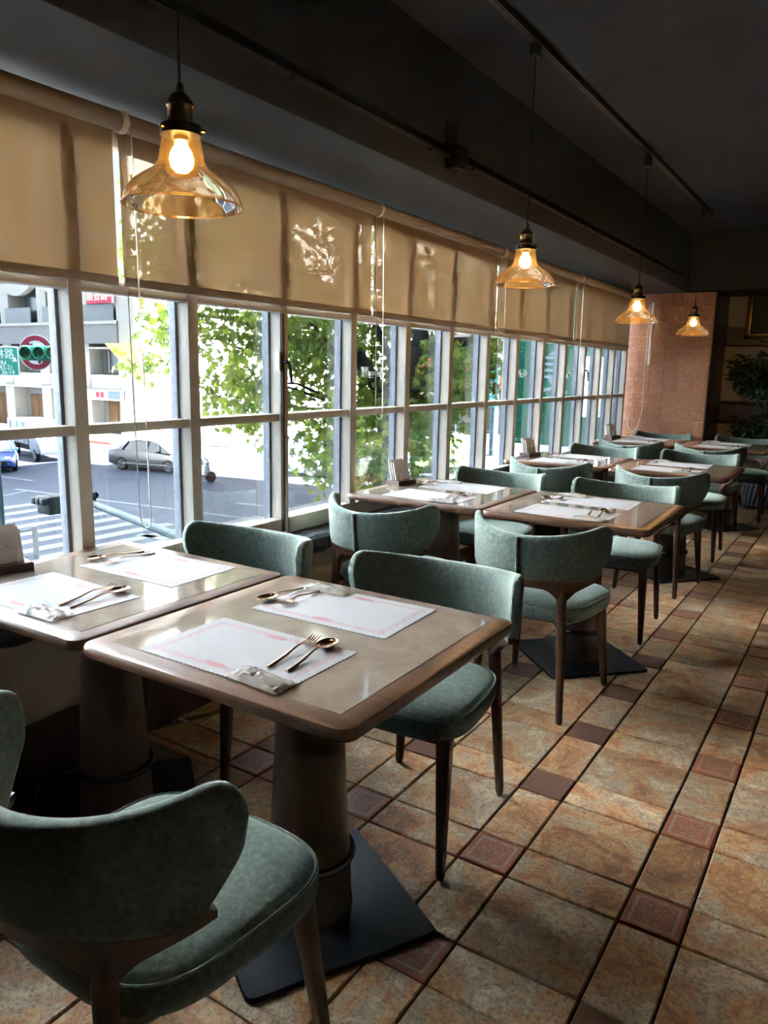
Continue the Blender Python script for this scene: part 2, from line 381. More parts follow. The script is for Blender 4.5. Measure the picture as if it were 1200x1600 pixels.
def tag(o, label, cat, group=None):
    o['label'] = label; o['category'] = cat
    if group: o['group'] = group
    return o
def struct(o, label=None):
    o['kind'] = 'structure'
    if label: o['label'] = label
    return o
def stuff(o): o['kind'] = 'stuff'; return o
def copy_tree(o, parent=None):
    c = o.copy(); COL.objects.link(c); c.parent = parent
    for ch in list(o.children): copy_tree(ch, c)
    return c
def rrect(hx, hy, r, n=5, inset=0.0):
    hx -= inset; hy -= inset; r = max(r - inset * 0.6, 0.004); P = []
    for cx, cy, a0 in ((hx - r, hy - r, 0), (-hx + r, hy - r, 90), (-hx + r, -hy + r, 180), (hx - r, -hy + r, 270)):
        for k in range(n + 1):
            a = R(a0 + 90 * k / n); P.append((cx + r * math.cos(a), cy + r * math.sin(a)))
    return P
def text(name, body, size, mat, parent, M, extrude=0.002, align='CENTER', sx=1.0):
    c = bpy.data.curves.new(name, 'FONT'); c.body = body; c.size = size; c.extrude = extrude; c.align_x = align; c.align_y = 'CENTER'; c.resolution_u = 3
    t = bpy.data.objects.new(name, c); COL.objects.link(t)
    dg = bpy.context.evaluated_depsgraph_get()
    me = bpy.data.meshes.new_from_object(t.evaluated_get(dg)); bpy.data.objects.remove(t)
    me.transform(M @ Matrix.Diagonal((sx, 1, 1, 1))); me.materials.clear(); me.materials.append(MATS[mat]); me.name = name
    return link(name, me, parent)
def face_m(origin, xdir, zdir=(0, 0, 1)):
    """text frame: local x -> xdir, local y -> up, local z -> outwards"""
    x = Vector(xdir).normalized(); y = Vector(zdir).normalized(); z = x.cross(y)
    return Matrix(((x.x, y.x, z.x, origin[0]), (x.y, y.y, z.y, origin[1]), (x.z, y.z, z.z, origin[2]), (0, 0, 0, 1)))

# ------------------------------------------------------------------ the room shell
XW = -2.21          # room face of the window wall
floor = struct(MB().box(-2.25, 4.2, -2.6, 9.35, -0.16, -0.012).build('floor', 'grout', smooth=0), 'rustic tiled restaurant floor')
PX, PY, TS, TB, J = 0.462, 0.4515, 0.152, 0.3, 0.0030
tm = {}
def tile_mesh(w, d, mat, key):
    if key not in tm:
        o = MB().cbox(-w / 2 + J, w / 2 - J, -d / 2 + J, d / 2 - J, -0.012, 0.0, 0.0035).build('floor_tile', mat, smooth=0); tm[key] = o.data; bpy.data.objects.remove(o)
    return tm[key]
tiles = []
for i in range(-5, 10):
    for j in range(-6, 18):
        cx = -0.325 + PX * i; cy = 1.855 + PY * j          # centre of the decorated tile
        for (x, y, w, d, k) in ((cx, cy, TS, TS, 'deco'), (cx + PX / 2, cy, PX - TS, TS, 'long'), (cx, cy + PY / 2, TS, PY - TS, 'tall'), (cx + PX / 2, cy + PY / 2, PX - TS, PY - TS, 'big')):
            x0, x1, y0, y1 = x - w / 2, x + w / 2, y - d / 2, y + d / 2
            if x1 < XW + 0.02 or x0 > 4.15 or y1 < -2.5 or y0 > 9.2: continue
            v = Vector((x, y, -1.38)); dz = v.dot(fw); px = 600 + 1180 * v.dot(rt) / dz if dz > 0.2 else -1e4; py = 800 - 1180 * v.dot(up) / dz if dz > 0.2 else 1e5
            vis = dz > 0.2 and -60 < px < 1270 and py < 1680
            clip = x0 < XW
            tiles.append((-(w * d / dz ** 3) if vis and not clip else 1.0, x, y, w, d, k))
tiles.sort(); rest = MB(); nb = 0
for q, (s_, x, y, w, d, k) in enumerate(tiles):
    if q < 300 and s_ < 0:
        mat = 'floor_tile' if k != 'deco' else ('deco_tile_red' if random.random() < 0.62 else 'deco_tile_brown')
        o = link('floor_tile', tile_mesh(w, d, mat, (k, mat)), floor, (x, y, random.uniform(-0.0012, 0.0008)))
    else:
        x0 = max(x - w / 2, XW) + J; rest.cbox(x0, x + w / 2 - J, y - d / 2 + J, y + d / 2 - J, -0.012, 0, 0.0035)
stuff(rest.build('floor_tiling', 'floor_tile', floor, smooth=0))

# window wall below the glazing
wl = struct(MB().box(-2.40, XW, -2.6, 8.5, 0.0, 0.60).build('wall_left', 'wall_beige', smooth=0), 'beige low wall under the row of windows')
struct(MB().box(-2.40, -2.20, -2.6, 0.42, 0.60, 2.30).build('wall_corner', 'wall_beige', smooth=0))
struct(MB().box(XW + 0.001, XW + 0.022, -2.6, 8.44, 0.0, 0.215).build('baseboard_left', 'plinth_brown', bevel=0.004), 'tall dark brown plinth below the windows')
# slate ledge in slabs
led = struct(empty('trim_1', (0, 0, 0)), 'rough dark slate ledge under the windows')
yy = 0.42
while yy < 8.4:
    l = random.uniform(0.30, 0.42); y1 = min(yy + l, 8.44); m = MB(); n = 6; L = []
    for k in range(n + 1):
        y = yy + 0.003 + (y1 - yy - 0.006) * k / n; e = random.uniform(-0.008, 0.008); zt = 0.604 + random.uniform(-0.006, 0.005)
        L.append([(-2.26, y, 0.525), (-2.145 + e, y, 0.522 + random.uniform(-0.006, 0.006)), (-2.128 + e, y, 0.55), (-2.132 + e, y, 0.59), (-2.146 + e, y, zt), (-2.26, y, 0.607)])
    m.loops(L).build('slate_slab', 'slate', led, smooth=25); yy = y1

# ------------------------------------------------------------------ windows
MY = [0.52, 1.05, 1.586, 2.100, 2.640, 3.186, 3.720, 4.245, 4.782, 5.290, 5.816, 6.330, 6.845, 7.300, 7.760, 8.20]
XF, XO, XG = -2.25, -2.31, -2.325      # room face, outer face, glass plane
ZB, ZT, ZR, ZH = 0.615, 2.20, 1.157, 1.625
MW = 0.052
for i in range(len(MY) - 1):
    y0, y1 = MY[i] + MW, MY[i + 1]
    W = struct(empty('window_%d' % (i + 1), (0, 0, 0)))
    m = MB().box(XO, XF, MY[i + 1], MY[i + 1] + MW, ZB, ZT); m.build('mullion', 'frame_cream', W, bevel=0.003)
    if i == 0: MB().box(XO, XF, MY[0] - 0.1, MY[0] + MW, ZB, ZT).build('mullion', 'frame_cream', W, bevel=0.003)
    MB().box(XO, XF + 0.004, y0, y1, ZB, ZB + 0.075).build('bottom_rail', 'frame_cream', W, bevel=0.004)
    MB().box(XO - 0.0, XF - 0.004, y0, y1, ZH - 0.005, ZH + 0.035).build('transom', 'frame_cream', W, bevel=0.004)
    MB().box(XO, XF - 0.004, y0, y1, ZT - 0.10, ZT).build('top_rail', 'frame_cream', W, bevel=0.004)
    MB().box(XO - 0.010, XF - 0.010, y0 - 0.002, y1 + 0.002, ZR - 0.017, ZR + 0.017).build('glazing_bar', 'frame_cream', W, bevel=0.004)
    s = MB().box(XO - 0.036, XO, y1 - 0.012, y1 + MW + 0.0, ZB, ZT).box(XO - 0.036, XO, y0, y1, ZB - 0.03, ZB + 0.03)
    s.build('aluminium_channel', 'aluminium', W)
    for a, b in ((ZB + 0.07, ZR - 0.012), (ZR + 0.012, ZH), (ZH + 0.03, ZT - 0.09)):
        MB().box(XG - 0.002, XG + 0.002, y0 - 0.004, y1 + 0.004, a, b).build('pane', 'window_glass', W, smooth=0)
    if i in (3, 11):     # opening casement with a lever handle
        MB().box(XF, XF + 0.008, y1 + 0.004, y1 + 0.018, ZB + 0.01, ZH - 0.01).build('casement_edge', 'rubber_dark', W)
        hx = XF + 0.002; hy = y1 + 0.012; hz = 1.405
        hd = MB().tube([(hx - 0.004, hy, hz), (hx + 0.026, hy, hz)], 0.009, 10).build('window_handle', 'handle_dark', W)
        MB().tube([(hx + 0.024, hy - 0.004, hz + 0.004), (hx + 0.028, hy + 0.010, hz - 0.004), (hx + 0.029, hy + 0.020, hz - 0.035), (hx + 0.029, hy + 0.028, hz - 0.095)], [0.006, 0.008, 0.0075, 0.006], 8).build('lever', 'handle_dark', hd)
        MB().box(XF - 0.03, XF + 0.004, y1 - 0.012, y1 - 0.002, hz - 0.04, hz + 0.045).build('strike_plate', 'frame_cream', hd)
# lettering on the glass: M, a cup, T, E, repeated; built as flat white film on the panes
def cup_sign(yc, zc, name_lbl):
    g = tag(empty('window_lettering', (XG + 0.0035, yc, zc)), name_lbl, 'lettering', 'white film lettering on the window panes')
    M = lambda y: face_m((0, y, 0), (0, 1, 0))
    text('letter', 'M', 0.075, 'lettering_white', g, M(-0.072), 0.0004, sx=0.9)
    text('letter', 'T', 0.075, 'lettering_white', g, M(0.038), 0.0004, sx=0.9)
    text('letter', 'E', 0.075, 'lettering_white', g, M(0.088), 0.0004, sx=0.9)
    MB().prism([(0.0, -0.0), (0.020, -0.035), (0.034, -0.035), (0.030, 0.006), (-0.012, 0.006), (-0.016, -0.035), (-0.004, -0.035)][:0] or [(-0.036, 0.006), (0.002, 0.006), (-0.004, -0.018), (-0.030, -0.018)], 0, 0.0008, M(0.0)).prism([(-0.036, -0.024), (0.002, -0.024), (0.002, -0.028), (-0.036, -0.028)], 0, 0.0008, M(0)).prism([(0.002, 0.002), (0.012, 0.002), (0.012, -0.012), (-0.001, -0.012), (0.0, -0.009), (0.008, -0.009), (0.008, -0.001), (0.002, -0.001)], 0, 0.0008, M(0)).build('cup_mark', 'lettering_white', g, smooth=0)
cup_sign(3.50, 1.362, 'white letters and cup mark on the pane in front of the tree trunk')
cup_sign(5.60, 1.370, 'white letters and cup mark on the pane where the green signboard begins')
cup_sign(6.66, 1.369, 'smallest white letters and cup mark, on the farthest lettered pane')

# ------------------------------------------------------------------ ceiling, beam, other walls
struct(MB().box(-2.45, 4.3, -2.7, 9.5, 2.78, 2.95).build('ceiling', 'ceiling_black', smooth=0), 'matt black ceiling')
struct(MB().box(-2.42, -1.75, -2.6, 9.4, 2.215, 2.80).build('wall_beam', 'beam_black', bevel=0.006), 'black dropped beam above the window blinds')
struct(MB().box(-1.76, 4.2, 8.50, 9.4, 2.235, 2.80).build('wall_bulkhead', 'wall_dark', smooth=0), 'black bulkhead over the back of the room')
struct(MB().box(4.2, 4.3, -2.7, 9.4, 0, 2.9).build('wall_right', 'wall_cream', smooth=0))
struct(MB().box(-2.45, 4.3, -2.7, -2.6, 0, 2.9).build('wall_front', 'wall_dark', smooth=0))
# tiled pier at the end of the windows
YP = 8.47
pier = struct(MB().box(-2.42, -1.475, YP + 0.006, 9.4, 0, 2.215).build('wall_back', 'wall_grout', smooth=0), 'terracotta tiled pier at the far end')
wt = {}
TWX, TWZ = 0.1475, 0.1465
def wall_tile(w, hh, key):
    if key not in wt:
        o = MB().cbox(-w / 2 + .0022, w / 2 - .0022, -hh / 2 + .0022, hh / 2 - .0022, -0.006, -0.0035, 0.0012).build('wall_tile', 'wall_tile', smooth=0)
        o.data.transform(Matrix.Rotation(R(90), 4, 'X')); wt[key] = o.data; bpy.data.objects.remove(o)
    return wt[key]
for r_ in range(16):
    z1 = 2.215 - r_ * TWZ; z0 = max(z1 - TWZ, 0.0)
    off = TWX / 2 if r_ < 0 else 0.0
    x = -1.475
    c_ = 0
    while x > -2.40:
        xa = max(x - TWX, -2.42)
        link('wall_tile', wall_tile(round(x - xa, 4), round(z1 - z0, 4), (round(x - xa, 3), round(z1 - z0, 3))), pier, ((x + xa) / 2, YP + random.uniform(-0.001, 0.001), (z0 + z1) / 2))
        x -= TWX; c_ += 1
MB().box(-1.475, -1.465, YP + 0.01, 9.3, 0, 2.215).build('pier_return', 'mahogany', pier)
# panelled wall beside the pier
YR = 9.3
wp = struct(MB().box(-1.5, 4.2, YR, YR + 0.1, 0, 2.3).build('wall_panelled', 'mahogany', smooth=0), 'dark mahogany wall with cream panels')
for (xa, xb, za, zb) in ((-1.47, -0.2, 1.91, 2.36), (-1.53, -0.2, 1.10, 1.71), (-1.53, -0.2, 0.06, 0.86), (-0.05, 1.4, 1.91, 2.36), (-0.05, 1.4, 1.10, 1.71), (-0.05, 1.4, 0.06, 0.86)):
    P = rrect((xb - xa) / 2, (zb - za) / 2, 0.05, 4)
    MB().prism([(p[0] + (xa + xb) / 2, p[1] + (za + zb) / 2) for p in P], 0, 0.012, Matrix(((1, 0, 0, 0), (0, 0, -1, YR), (0, 1, 0, 0), (0, 0, 0, 1)))).build('wall_panel', 'wall_cream', wp)
for (za, zb, d) in ((1.07, 1.105, 0.03), (0.86, 0.905, 0.035), (1.70, 1.72, 0.02)):
    MB().box(-1.46, 4.2, YR - d, YR, za, zb).build('dado_rail', 'mahogany', wp, bevel=0.005)

# conduit on the beam with its junction box
cd = tag(empty('conduit', (-1.733, 0, 2.325)), 'black painted conduit running along the side of the beam', 'conduit')
MB().tube([(0, -2.4, 0), (0, 3.2, 0.004), (0, 8.45, -0.003)], 0.011, 8).build('pipe', 'pipe_black', cd)
for y in (2.12, 3.05, 3.45, 4.0, 5.1, 6.2): MB().tube([(0, y - 0.02, 0), (0, y + 0.02, 0)], 0.015, 8).build('coupling', 'pipe_black', cd)
jb = MB().box(-0.015, 0.045, 3.20, 3.30, -0.05, 0.05).build('junction_box', 'pipe_black', cd, bevel=0.004)
MB().tube([(0.02, 3.31, -0.02), (0.035, 3.36, -0.03), (0.03, 3.40, 0.0)], 0.006, 6).build('cable_loop', 'pipe_black', cd)

# ------------------------------------------------------------------ roller blinds
XB = -2.205; ZBT = 2.168
BY = [-1.30, 0.235, 1.785, 3.345, 4.870, 6.470, 8.20]
bl_lbl = ['', 'tan roller blind nearest the camera, the street building showing through it', 'tan roller blind behind the nearest hanging lamp', 'tan roller blind third from the camera, left of the second lamp', 'tan roller blind fourth from the camera, behind the second lamp', 'tan roller blind at the far end beside the tiled pier']
for i in range(1, 6):
    y0, y1 = BY[i] + 0.012, BY[i + 1] - 0.012
    b = tag(empty('roller_blind', (XB, (y0 + y1) / 2, ZBT)), bl_lbl[i], 'blind', 'roller blinds along the windows'); hy = (y1 - y0) / 2
    T = MB().tube([(0, -hy, 0), (0, hy, 0)], 0.031, 20); T.build('roller', 'blind_fabric' if False else 'blind_bar', b)
    f = MB(); n = 30
    f.loops([[(-0.031 + 0.0015 * math.sin(9 * (k / n) * 2 + i), -hy + 2 * hy * k / n, z) for k in range(n + 1)] for z in (0.0, -0.16, -0.32, ZH + 0.045 - ZBT)], False, False, False)
    f.build('fabric', 'blind_fabric', b, smooth=60)
    MB().box(-0.038, -0.024, -hy, hy, ZH + 0.022 - ZBT, ZH + 0.052 - ZBT).build('bottom_bar', 'blind_bar', b, bevel=0.004)
    for s_ in (-1, 1):
        br = MB().tube([(0, s_ * (hy + 0.001), 0), (0, s_ * (hy + 0.010), 0)], 0.036, 20); br.build('bracket', 'bracket_white', b, bevel=0.002)
    # bead chain: a loop hanging from the left-hand end
    L = {1: 0.95, 2: 1.38, 3: 1.05, 4: 1.0, 5: 0.85}[i]; pts = []; cy_ = -hy - 0.004
    wid = 0.022 if i != 2 else 0.030
    for k in range(41):
        t = k / 40
        if t < 0.45: pts.append((0.030 if i == 99 else wid, cy_ + 0.01 + 0.02 * (t / .45), -L * t / 0.45 * 0.97))
        elif t <= 0.55:
            a = (t - 0.45) / 0.1 * PI; pts.append((wid * math.cos(a), cy_ + 0.03 + 0.005 * math.sin(a), -L * 0.97 - L * 0.03 * math.sin(a)))
        else: pts.append((-wid, cy_ + 0.03 - 0.02 * ((t - .55) / .45), -L * (1 - t) / 0.45 * 0.97))
    MB().tube(pts, 0.0022, 5).build('bead_chain', 'chain_grey', b)
# the last chain hangs beside the pier
c = tag(empty('blind_chain', (-2.10, 8.40, 2.1)), 'long white blind cord hanging in front of the terracotta pier', 'cord')
MB().tube([(0, 0, 0), (0.0, 0, -0.6), (0.005, 0.0, -1.1), (-0.02, -0.02, -1.27), (-0.07, -0.03, -1.335), (-0.12, -0.02, -1.30), (-0.14, -0.01, -1.2)], 0.004, 6).build('cord', 'bracket_white', c)
MB().tube([(0.035, 0.02, 0.02), (0.035, 0.02, -0.62)], 0.018, 10).build('cord_cover', 'bracket_white', c)

# ------------------------------------------------------------------ tables
def make_table():
    t = empty('dining_table'); hx, hy = 0.381, 0.3755
    prof = [(0.0525, 0.7496), (0.010, 0.7500), (0.003, 0.7475), (0.0, 0.742), (0.0, 0.728), (0.004, 0.721), (0.030, 0.712), (0.060, 0.709)]
    m = MB(); m.loops([[Vector((x, y, z)) for x, y in rrect(hx, hy, 0.035, 5, ins)] for ins, z in prof]); m.build('table_top', 'table_wood', t, smooth=40)
    MB().cbox(-hx + 0.052, hx - 0.052, -hy + 0.052, hy - 0.052, 0.735, 0.7503, 0.0004).build('stone_inlay', 'table_stone', t, smooth=0)
    MB().lathe([(0.075, 0.712), (0.080, 0.66), (0.087, 0.5), (0.096, 0.3), (0.104, 0.165)], 32).build('pedestal', 'pedestal_wood', t)
    MB().lathe([(0.104, 0.168), (0.116, 0.168), (0.119, 0.160), (0.116, 0.152), (0.105, 0.150)], 32).build('collar', 'collar_metal', t)
    MB().lathe([(0.105, 0.152), (0.108, 0.06), (0.112, 0.012)], 32).build('foot', 'pedestal_wood', t)
    P = rrect(0.245, 0.245, 0.02, 4)
    pl = MB(); pl.loops([[Vector((x, y, 0.001)) for x, y in P], [Vector((x, y, 0.010)) for x, y in P], [Vector((x * .99, y * .99, 0.013)) for x, y in P]]); pl.build('base_plate', 'plate_black', t, smooth=30)
    return t
TA, TBX = -1.863, -1.093
TY = [1.385, 3.510, 5.480, 7.545]
rown = ['nearest', 'second', 'third', 'farthest']
tproto = None; tables = []
for r_, y in enumerate(TY):
    for s_, x in (('window', TA), ('aisle', TBX)):
        if tproto is None: t = tproto = make_table()
        else: t = copy_tree(tproto)
        t.location = (x, y, 0)
        pa = {(0, 'aisle'): 30, (0, 'window'): 38, (1, 'aisle'): 44, (2, 'aisle'): 40}.get((r_, s_), random.uniform(25, 50))
        for ch in t.children:
            if ch.name.startswith('base_plate'): ch.rotation_euler = (0, 0, R(-pa))
        tag(t, 'square table with stone inset top, %s row from the camera, on the %s side' % (rown[r_], s_), 'table', 'pairs of square tables along the windows')
        tables.append((r_, s_, x, y))

# ------------------------------------------------------------------ chairs
def arc(s_, z, out=0.0):
    """point on the backrest arc, s_ in -1..1"""
    th = s_ * R(77); r_ = 0.2915
    return Vector(((r_ + out) * math.sin(th), -0.285 + r_ - (r_ + out) * math.cos(th) - 0.10 * (z - 0.57), z))
def make_chair():
    c = empty('dining_chair')
    # upholstered wrap-round backrest
    m = MB(); N = 64; L = []
    for i in range(N + 1):
        q_ = -1 + 2 * i / N; s_ = 0.45 * q_ + 0.55 * math.sin(q_ * PI / 2); u = min(abs(s_), 1.0)
        zt = 0.757 + 0.052 * u ** 1.8; zb = 0.572 + (0.0 if u < 0.74 else 0.120 * ((u - 0.74) / 0.26) ** 1.15)
        if u > 0.84: k = (u - 0.84) / 0.16; zt -= 0.060 * (1 - math.sqrt(max(0, 1 - k * k)))
        if u > 0.93: zb += 0.035 * (1 - math.sqrt(max(0, 1 - ((u - .93) / .07) ** 2)))
        th = 0.052 - 0.018 * u; rr = 0.02; loop = []
        if u > 0.985: th *= 0.75
        for k in range(16):
            a = 2 * PI * k / 16
            ca, sa = math.cos(a), math.sin(a)
            ex = math.copysign(abs(ca) ** 0.62, ca); ez = math.copysign(abs(sa) ** 0.30, sa)
            z = (zt + zb) / 2 + ez * (zt - zb) / 2
            loop.append(arc(s_, z, ex * th / 2))
        L.append(loop)
    back = m.loops(L).build('backrest', 'green_velvet', c, smooth=60)
    MB().tube([arc(0.0, z, 0.0305 - 0.003 * abs((z - .665) / .1) ** 3) for z in [0.580 + 0.0175 * k for k in range(11)]], 0.0075, 8).build('back_seam', 'green_velvet', back)
    MB().lathe([(0.0005, 0), (0.009, 0.001), (0.011, 0.004), (0.0005, 0.006)], 12, Matrix.Translation(arc(0, 0.68, -0.024)) @ Matrix.Rotation(R(-90), 4, 'X')).build('tuft_button', 'green_velvet', back)
    # wooden back rail under the upholstery, dropping into the rear legs
    m = MB(); L = []
    for i in range(41):
        s_ = -0.84 + 1.68 * i / 40; u = abs(s_); sl = 0.425
        drop = 0.055 * math.exp(-((u - sl) / 0.10) ** 2)
        zt = 0.580 + (0.0 if u < 0.68 else 0.02); zb = 0.548 - drop + (0.0 if u < 0.6 else 0.030 * (u - 0.6) / 0.2)
        L.append([arc(s_, zb, -0.012), arc(s_, zb, 0.014), arc(s_, zt, 0.018), arc(s_, zt, -0.014)])
    m.loops(L).build('back_rail', 'chair_wood', c, smooth=40)
    def leg(p0, p1, w0, w1, d0, d1):
        m = MB(); L = []
        for t in (0, 0.25, 0.5, 0.75, 0.97, 1.0):
            w = w0 + (w1 - w0) * t; d = d0 + (d1 - d0) * t
            if t == 1.0: w *= 0.7; d *= 0.7
            q = Vector(p0).lerp(Vector(p1), t)
            L.append([(q.x + x, q.y + y, q.z) for x, y in rrect(w / 2, d / 2, min(w, d) * 0.3, 2)])
        m.loops(L).build('leg', 'chair_wood', c, smooth=50)
    for s_ in (-1, 1):
        a = arc(s_ * 0.425, 0.54)
        leg((a.x, a.y, 0.545), (s_ * 0.192, -0.265, 0.0), 0.040, 0.025, 0.034, 0.024)
        leg((s_ * 0.190, 0.170, 0.405), (s_ * 0.217, 0.225, 0.0), 0.046, 0.024, 0.046, 0.024)
        MB().tube([(s_ * 0.168, -0.240, 0.425), (s_ * 0.168, -0.20, 0.405), (s_ * 0.175, -0.10, 0.392), (s_ * 0.19, 0.15, 0.388)], 0.014, 8).build('seat_rail', 'chair_wood', c)
    MB().box(-0.19, 0.19, 0.145, 0.185, 0.368, 0.400).build('front_rail', 'chair_wood', c, bevel=0.006)
    # seat cushion
    def outline(sc, dz=0):
        P = []
        for k in range(48):
            a = 2 * PI * k / 48; ca, sa = math.cos(a), math.sin(a)
            x = math.copysign(abs(ca) ** 0.55, ca); y = math.copysign(abs(sa) ** 0.55, sa)
            wd = 0.238 + 0.018 * y
            P.append(Vector((x * (wd - sc), 0.012 + y * (0.232 - sc), dz)))
        return P
    st = MB().loops([outline(i_, z) for i_, z in ((0.06, 0.388), (0.022, 0.388), (0.006, 0.398), (0.0, 0.418), (0.0, 0.440), (0.006, 0.455), (0.022, 0.466), (0.06, 0.474), (0.12, 0.480), (0.19, 0.482))]).build('seat', 'green_velvet', c, smooth=60)
    o = outline(0.004, 0.4555); MB().tube(o + [o[0]], 0.0042, 6, False).build('seat_piping', 'green_velvet', st)
    return c
cp = make_chair()
chairs = [  # x, y, rotation degrees, label
    (-1.000, 0.826, 0, 'green velvet dining chair in the left foreground, its back to the camera'),
    (-1.080, 1.880, 182, 'green velvet dining chair facing the camera across the nearest aisle-side table'),
    (-1.870, 1.875, 179, 'green velvet dining chair facing the camera across the nearest window-side table'),
    (-1.860, 3.010, -2, 'green velvet dining chair, back to the camera, at the second window-side table'),
    (-1.098, 3.020, -1, 'green velvet dining chair, back to the camera, at the second aisle-side table'),
    (-1.860, 4.110, 180, 'green velvet dining chair behind the second window-side table, facing the camera'),
    (-1.100, 4.090, 181, 'green velvet dining chair behind the second aisle-side table, facing the camera'),
    (-1.830, 5.080, 0, 'green velvet dining chair with its back to the camera at the third window-side table'),
    (-1.090, 5.100, -3, 'green velvet dining chair with its back to the camera at the third aisle-side table'),
    (-1.850, 6.190, 180, 'green velvet dining chair behind the third window-side table, facing the camera'),
    (-1.100, 6.200, 180, 'green velvet dining chair behind the third aisle-side table, facing the camera'),
    (-1.830, 7.130, 0, 'green velvet dining chair with its back to the camera at the farthest window-side table'),
    (-1.150, 7.130, -2, 'green velvet dining chair with its back to the camera at the farthest aisle-side table'),
    (-1.815, 8.130, 180, 'green velvet dining chair against the tiled pier behind the farthest window-side table'),
    (-1.020, 8.170, 180, 'green velvet dining chair in front of the potted fig, behind the farthest aisle-side table')]
for i, (x, y, a, lb) in enumerate(chairs):
    c = cp if i == 0 else copy_tree(cp)
    c.location = (x, y, 0); c.rotation_euler = (0, 0, R(a)); tag(c, lb, 'chair', 'green chairs around the tables')

# ------------------------------------------------------------------ table settings
ZTOP = 0.7505
def make_mat():
    hx, hy = 0.205, 0.133; P = []
    def side(x0, y0, x1, y1, n):
        dx, dy = (x1 - x0) / n, (y1 - y0) / n; L_ = math.hypot(dx, dy); nx, ny = dy / L_, -dx / L_
        for k in range(n):
            for t in (0.0, 0.25, 0.5, 0.75):
                b = 0.0035 * math.sin(PI * t); P.append((x0 + dx * (k + t) + nx * b, y0 + dy * (k + t) + ny * b))
    side(-hx, -hy, hx, -hy, 30); side(hx, -hy, hx, hy, 20); side(hx, hy, -hx, hy, 30); side(-hx, hy, -hx, -hy, 20)
    return MB().prism(P, 0.0002, 0.0012).build('placemat', 'paper_placemat', smooth=0)
def make_spoon():
    e = empty('spoon'); m = MB(); L = []
    for i in range(9):
        t = i / 8; a = t * PI; w = 0.0205 * math.sin(a) ** 0.7 + 0.0012; y = 0.060 + 0.032 * -math.cos(a); d = 0.008 * math.sin(a)
        L.append([(w * math.sin(k / 8 * PI - PI / 2), y, 0.010 - d * math.cos((k / 8 - .5) * PI)) for k in range(9)] + [(w * math.sin(PI / 2 - k / 8 * PI), y, 0.0114 - d * math.cos((.5 - k / 8) * PI)) for k in range(9)])
    m.loops(L).build('bowl', 'copper_steel', e, smooth=70)
    h = MB(); L = []
    for y, z, w, t in ((0.031, 0.0095, 0.003, 0.0016), (0.020, 0.0125, 0.0027, 0.0022), (0.0, 0.012, 0.0027, 0.0025), (-0.04, 0.0058, 0.0042, 0.0026), (-0.09, 0.003, 0.0055, 0.0026), (-0.108, 0.003, 0.005, 0.0024)):
        L.append([(w * math.cos(2 * PI * k / 8), y, z + t * math.sin(2 * PI * k / 8)) for k in range(8)])
    h.loops(L).build('handle', 'copper_steel', e, smooth=60); return e
def make_fork():
    e = empty('fork'); m = MB()
    m.loops([[(w * x, y, z + t) for x, t in ((-1, 0), (1, 0), (1, 0.0016), (-1, 0.0016))] for y, z, w in ((0.026, 0.0105, 0.0028), (0.034, 0.009, 0.006), (0.042, 0.0065, 0.0115), (0.054, 0.005, 0.0125))])
    for k in range(4):
        x = -0.0108 + 0.0072 * k
        m.loops([[(x + w * a, y, z + t) for a, t in ((-1, 0), (1, 0), (1, 0.0016), (-1, 0.0016))] for y, z, w in ((0.053, 0.005, 0.0017), (0.072, 0.0058, 0.0015), (0.092, 0.0105, 0.0009))])
    m.build('tines', 'copper_steel', e, smooth=40)
    h = MB(); L = []
    for y, z, w, t in ((0.030, 0.0105, 0.003, 0.0014), (0.018, 0.0125, 0.0026, 0.0022), (0.0, 0.0115, 0.0027, 0.0025), (-0.04, 0.0058, 0.0042, 0.0026), (-0.09, 0.003, 0.0055, 0.0026), (-0.108, 0.003, 0.005, 0.0024)):
        L.append([(w * math.cos(2 * PI * k / 8), y, z + t * math.sin(2 * PI * k / 8)) for k in range(8)])
    h.loops(L).build('handle', 'copper_steel', e, smooth=60); return e
def make_packet():
    m = MB(); nx, ny = 18, 10; rg = random.Random(3)
    hgt = [[0.004 + 0.010 * (math.sin(PI * i / nx) * math.sin(PI * j / ny)) ** 0.6 + rg.uniform(-0.003, 0.003) for j in range(ny + 1)] for i in range(nx + 1)]
    vs = [(-0.075 + 0.15 * i / nx, -0.034 + 0.068 * j / ny + rg.uniform(-0.001, 0.001), max(0.0016, hgt[i][j] if 0 < j < ny else 0.003)) for i in range(nx + 1) for j in range(ny + 1)]
    fs = [(i * (ny + 1) + j, (i + 1) * (ny + 1) + j, (i + 1) * (ny + 1) + j + 1, i * (ny + 1) + j + 1) for i in range(nx) for j in range(ny)]
    m.add(vs, fs)
    p = m.build('napkin_packet', 'clear_plastic', smooth=25)
    MB().cbox(-0.058, 0.058, -0.024, 0.024, 0.0015, 0.005, 0.002).build('folded_napkin', 'card_white', p); return p
mp_, sp_, fk_, pk_ = make_mat(), make_spoon(), make_fork(), make_packet()
first = True
def pick(o, flag):
    return o if flag else copy_tree(o)
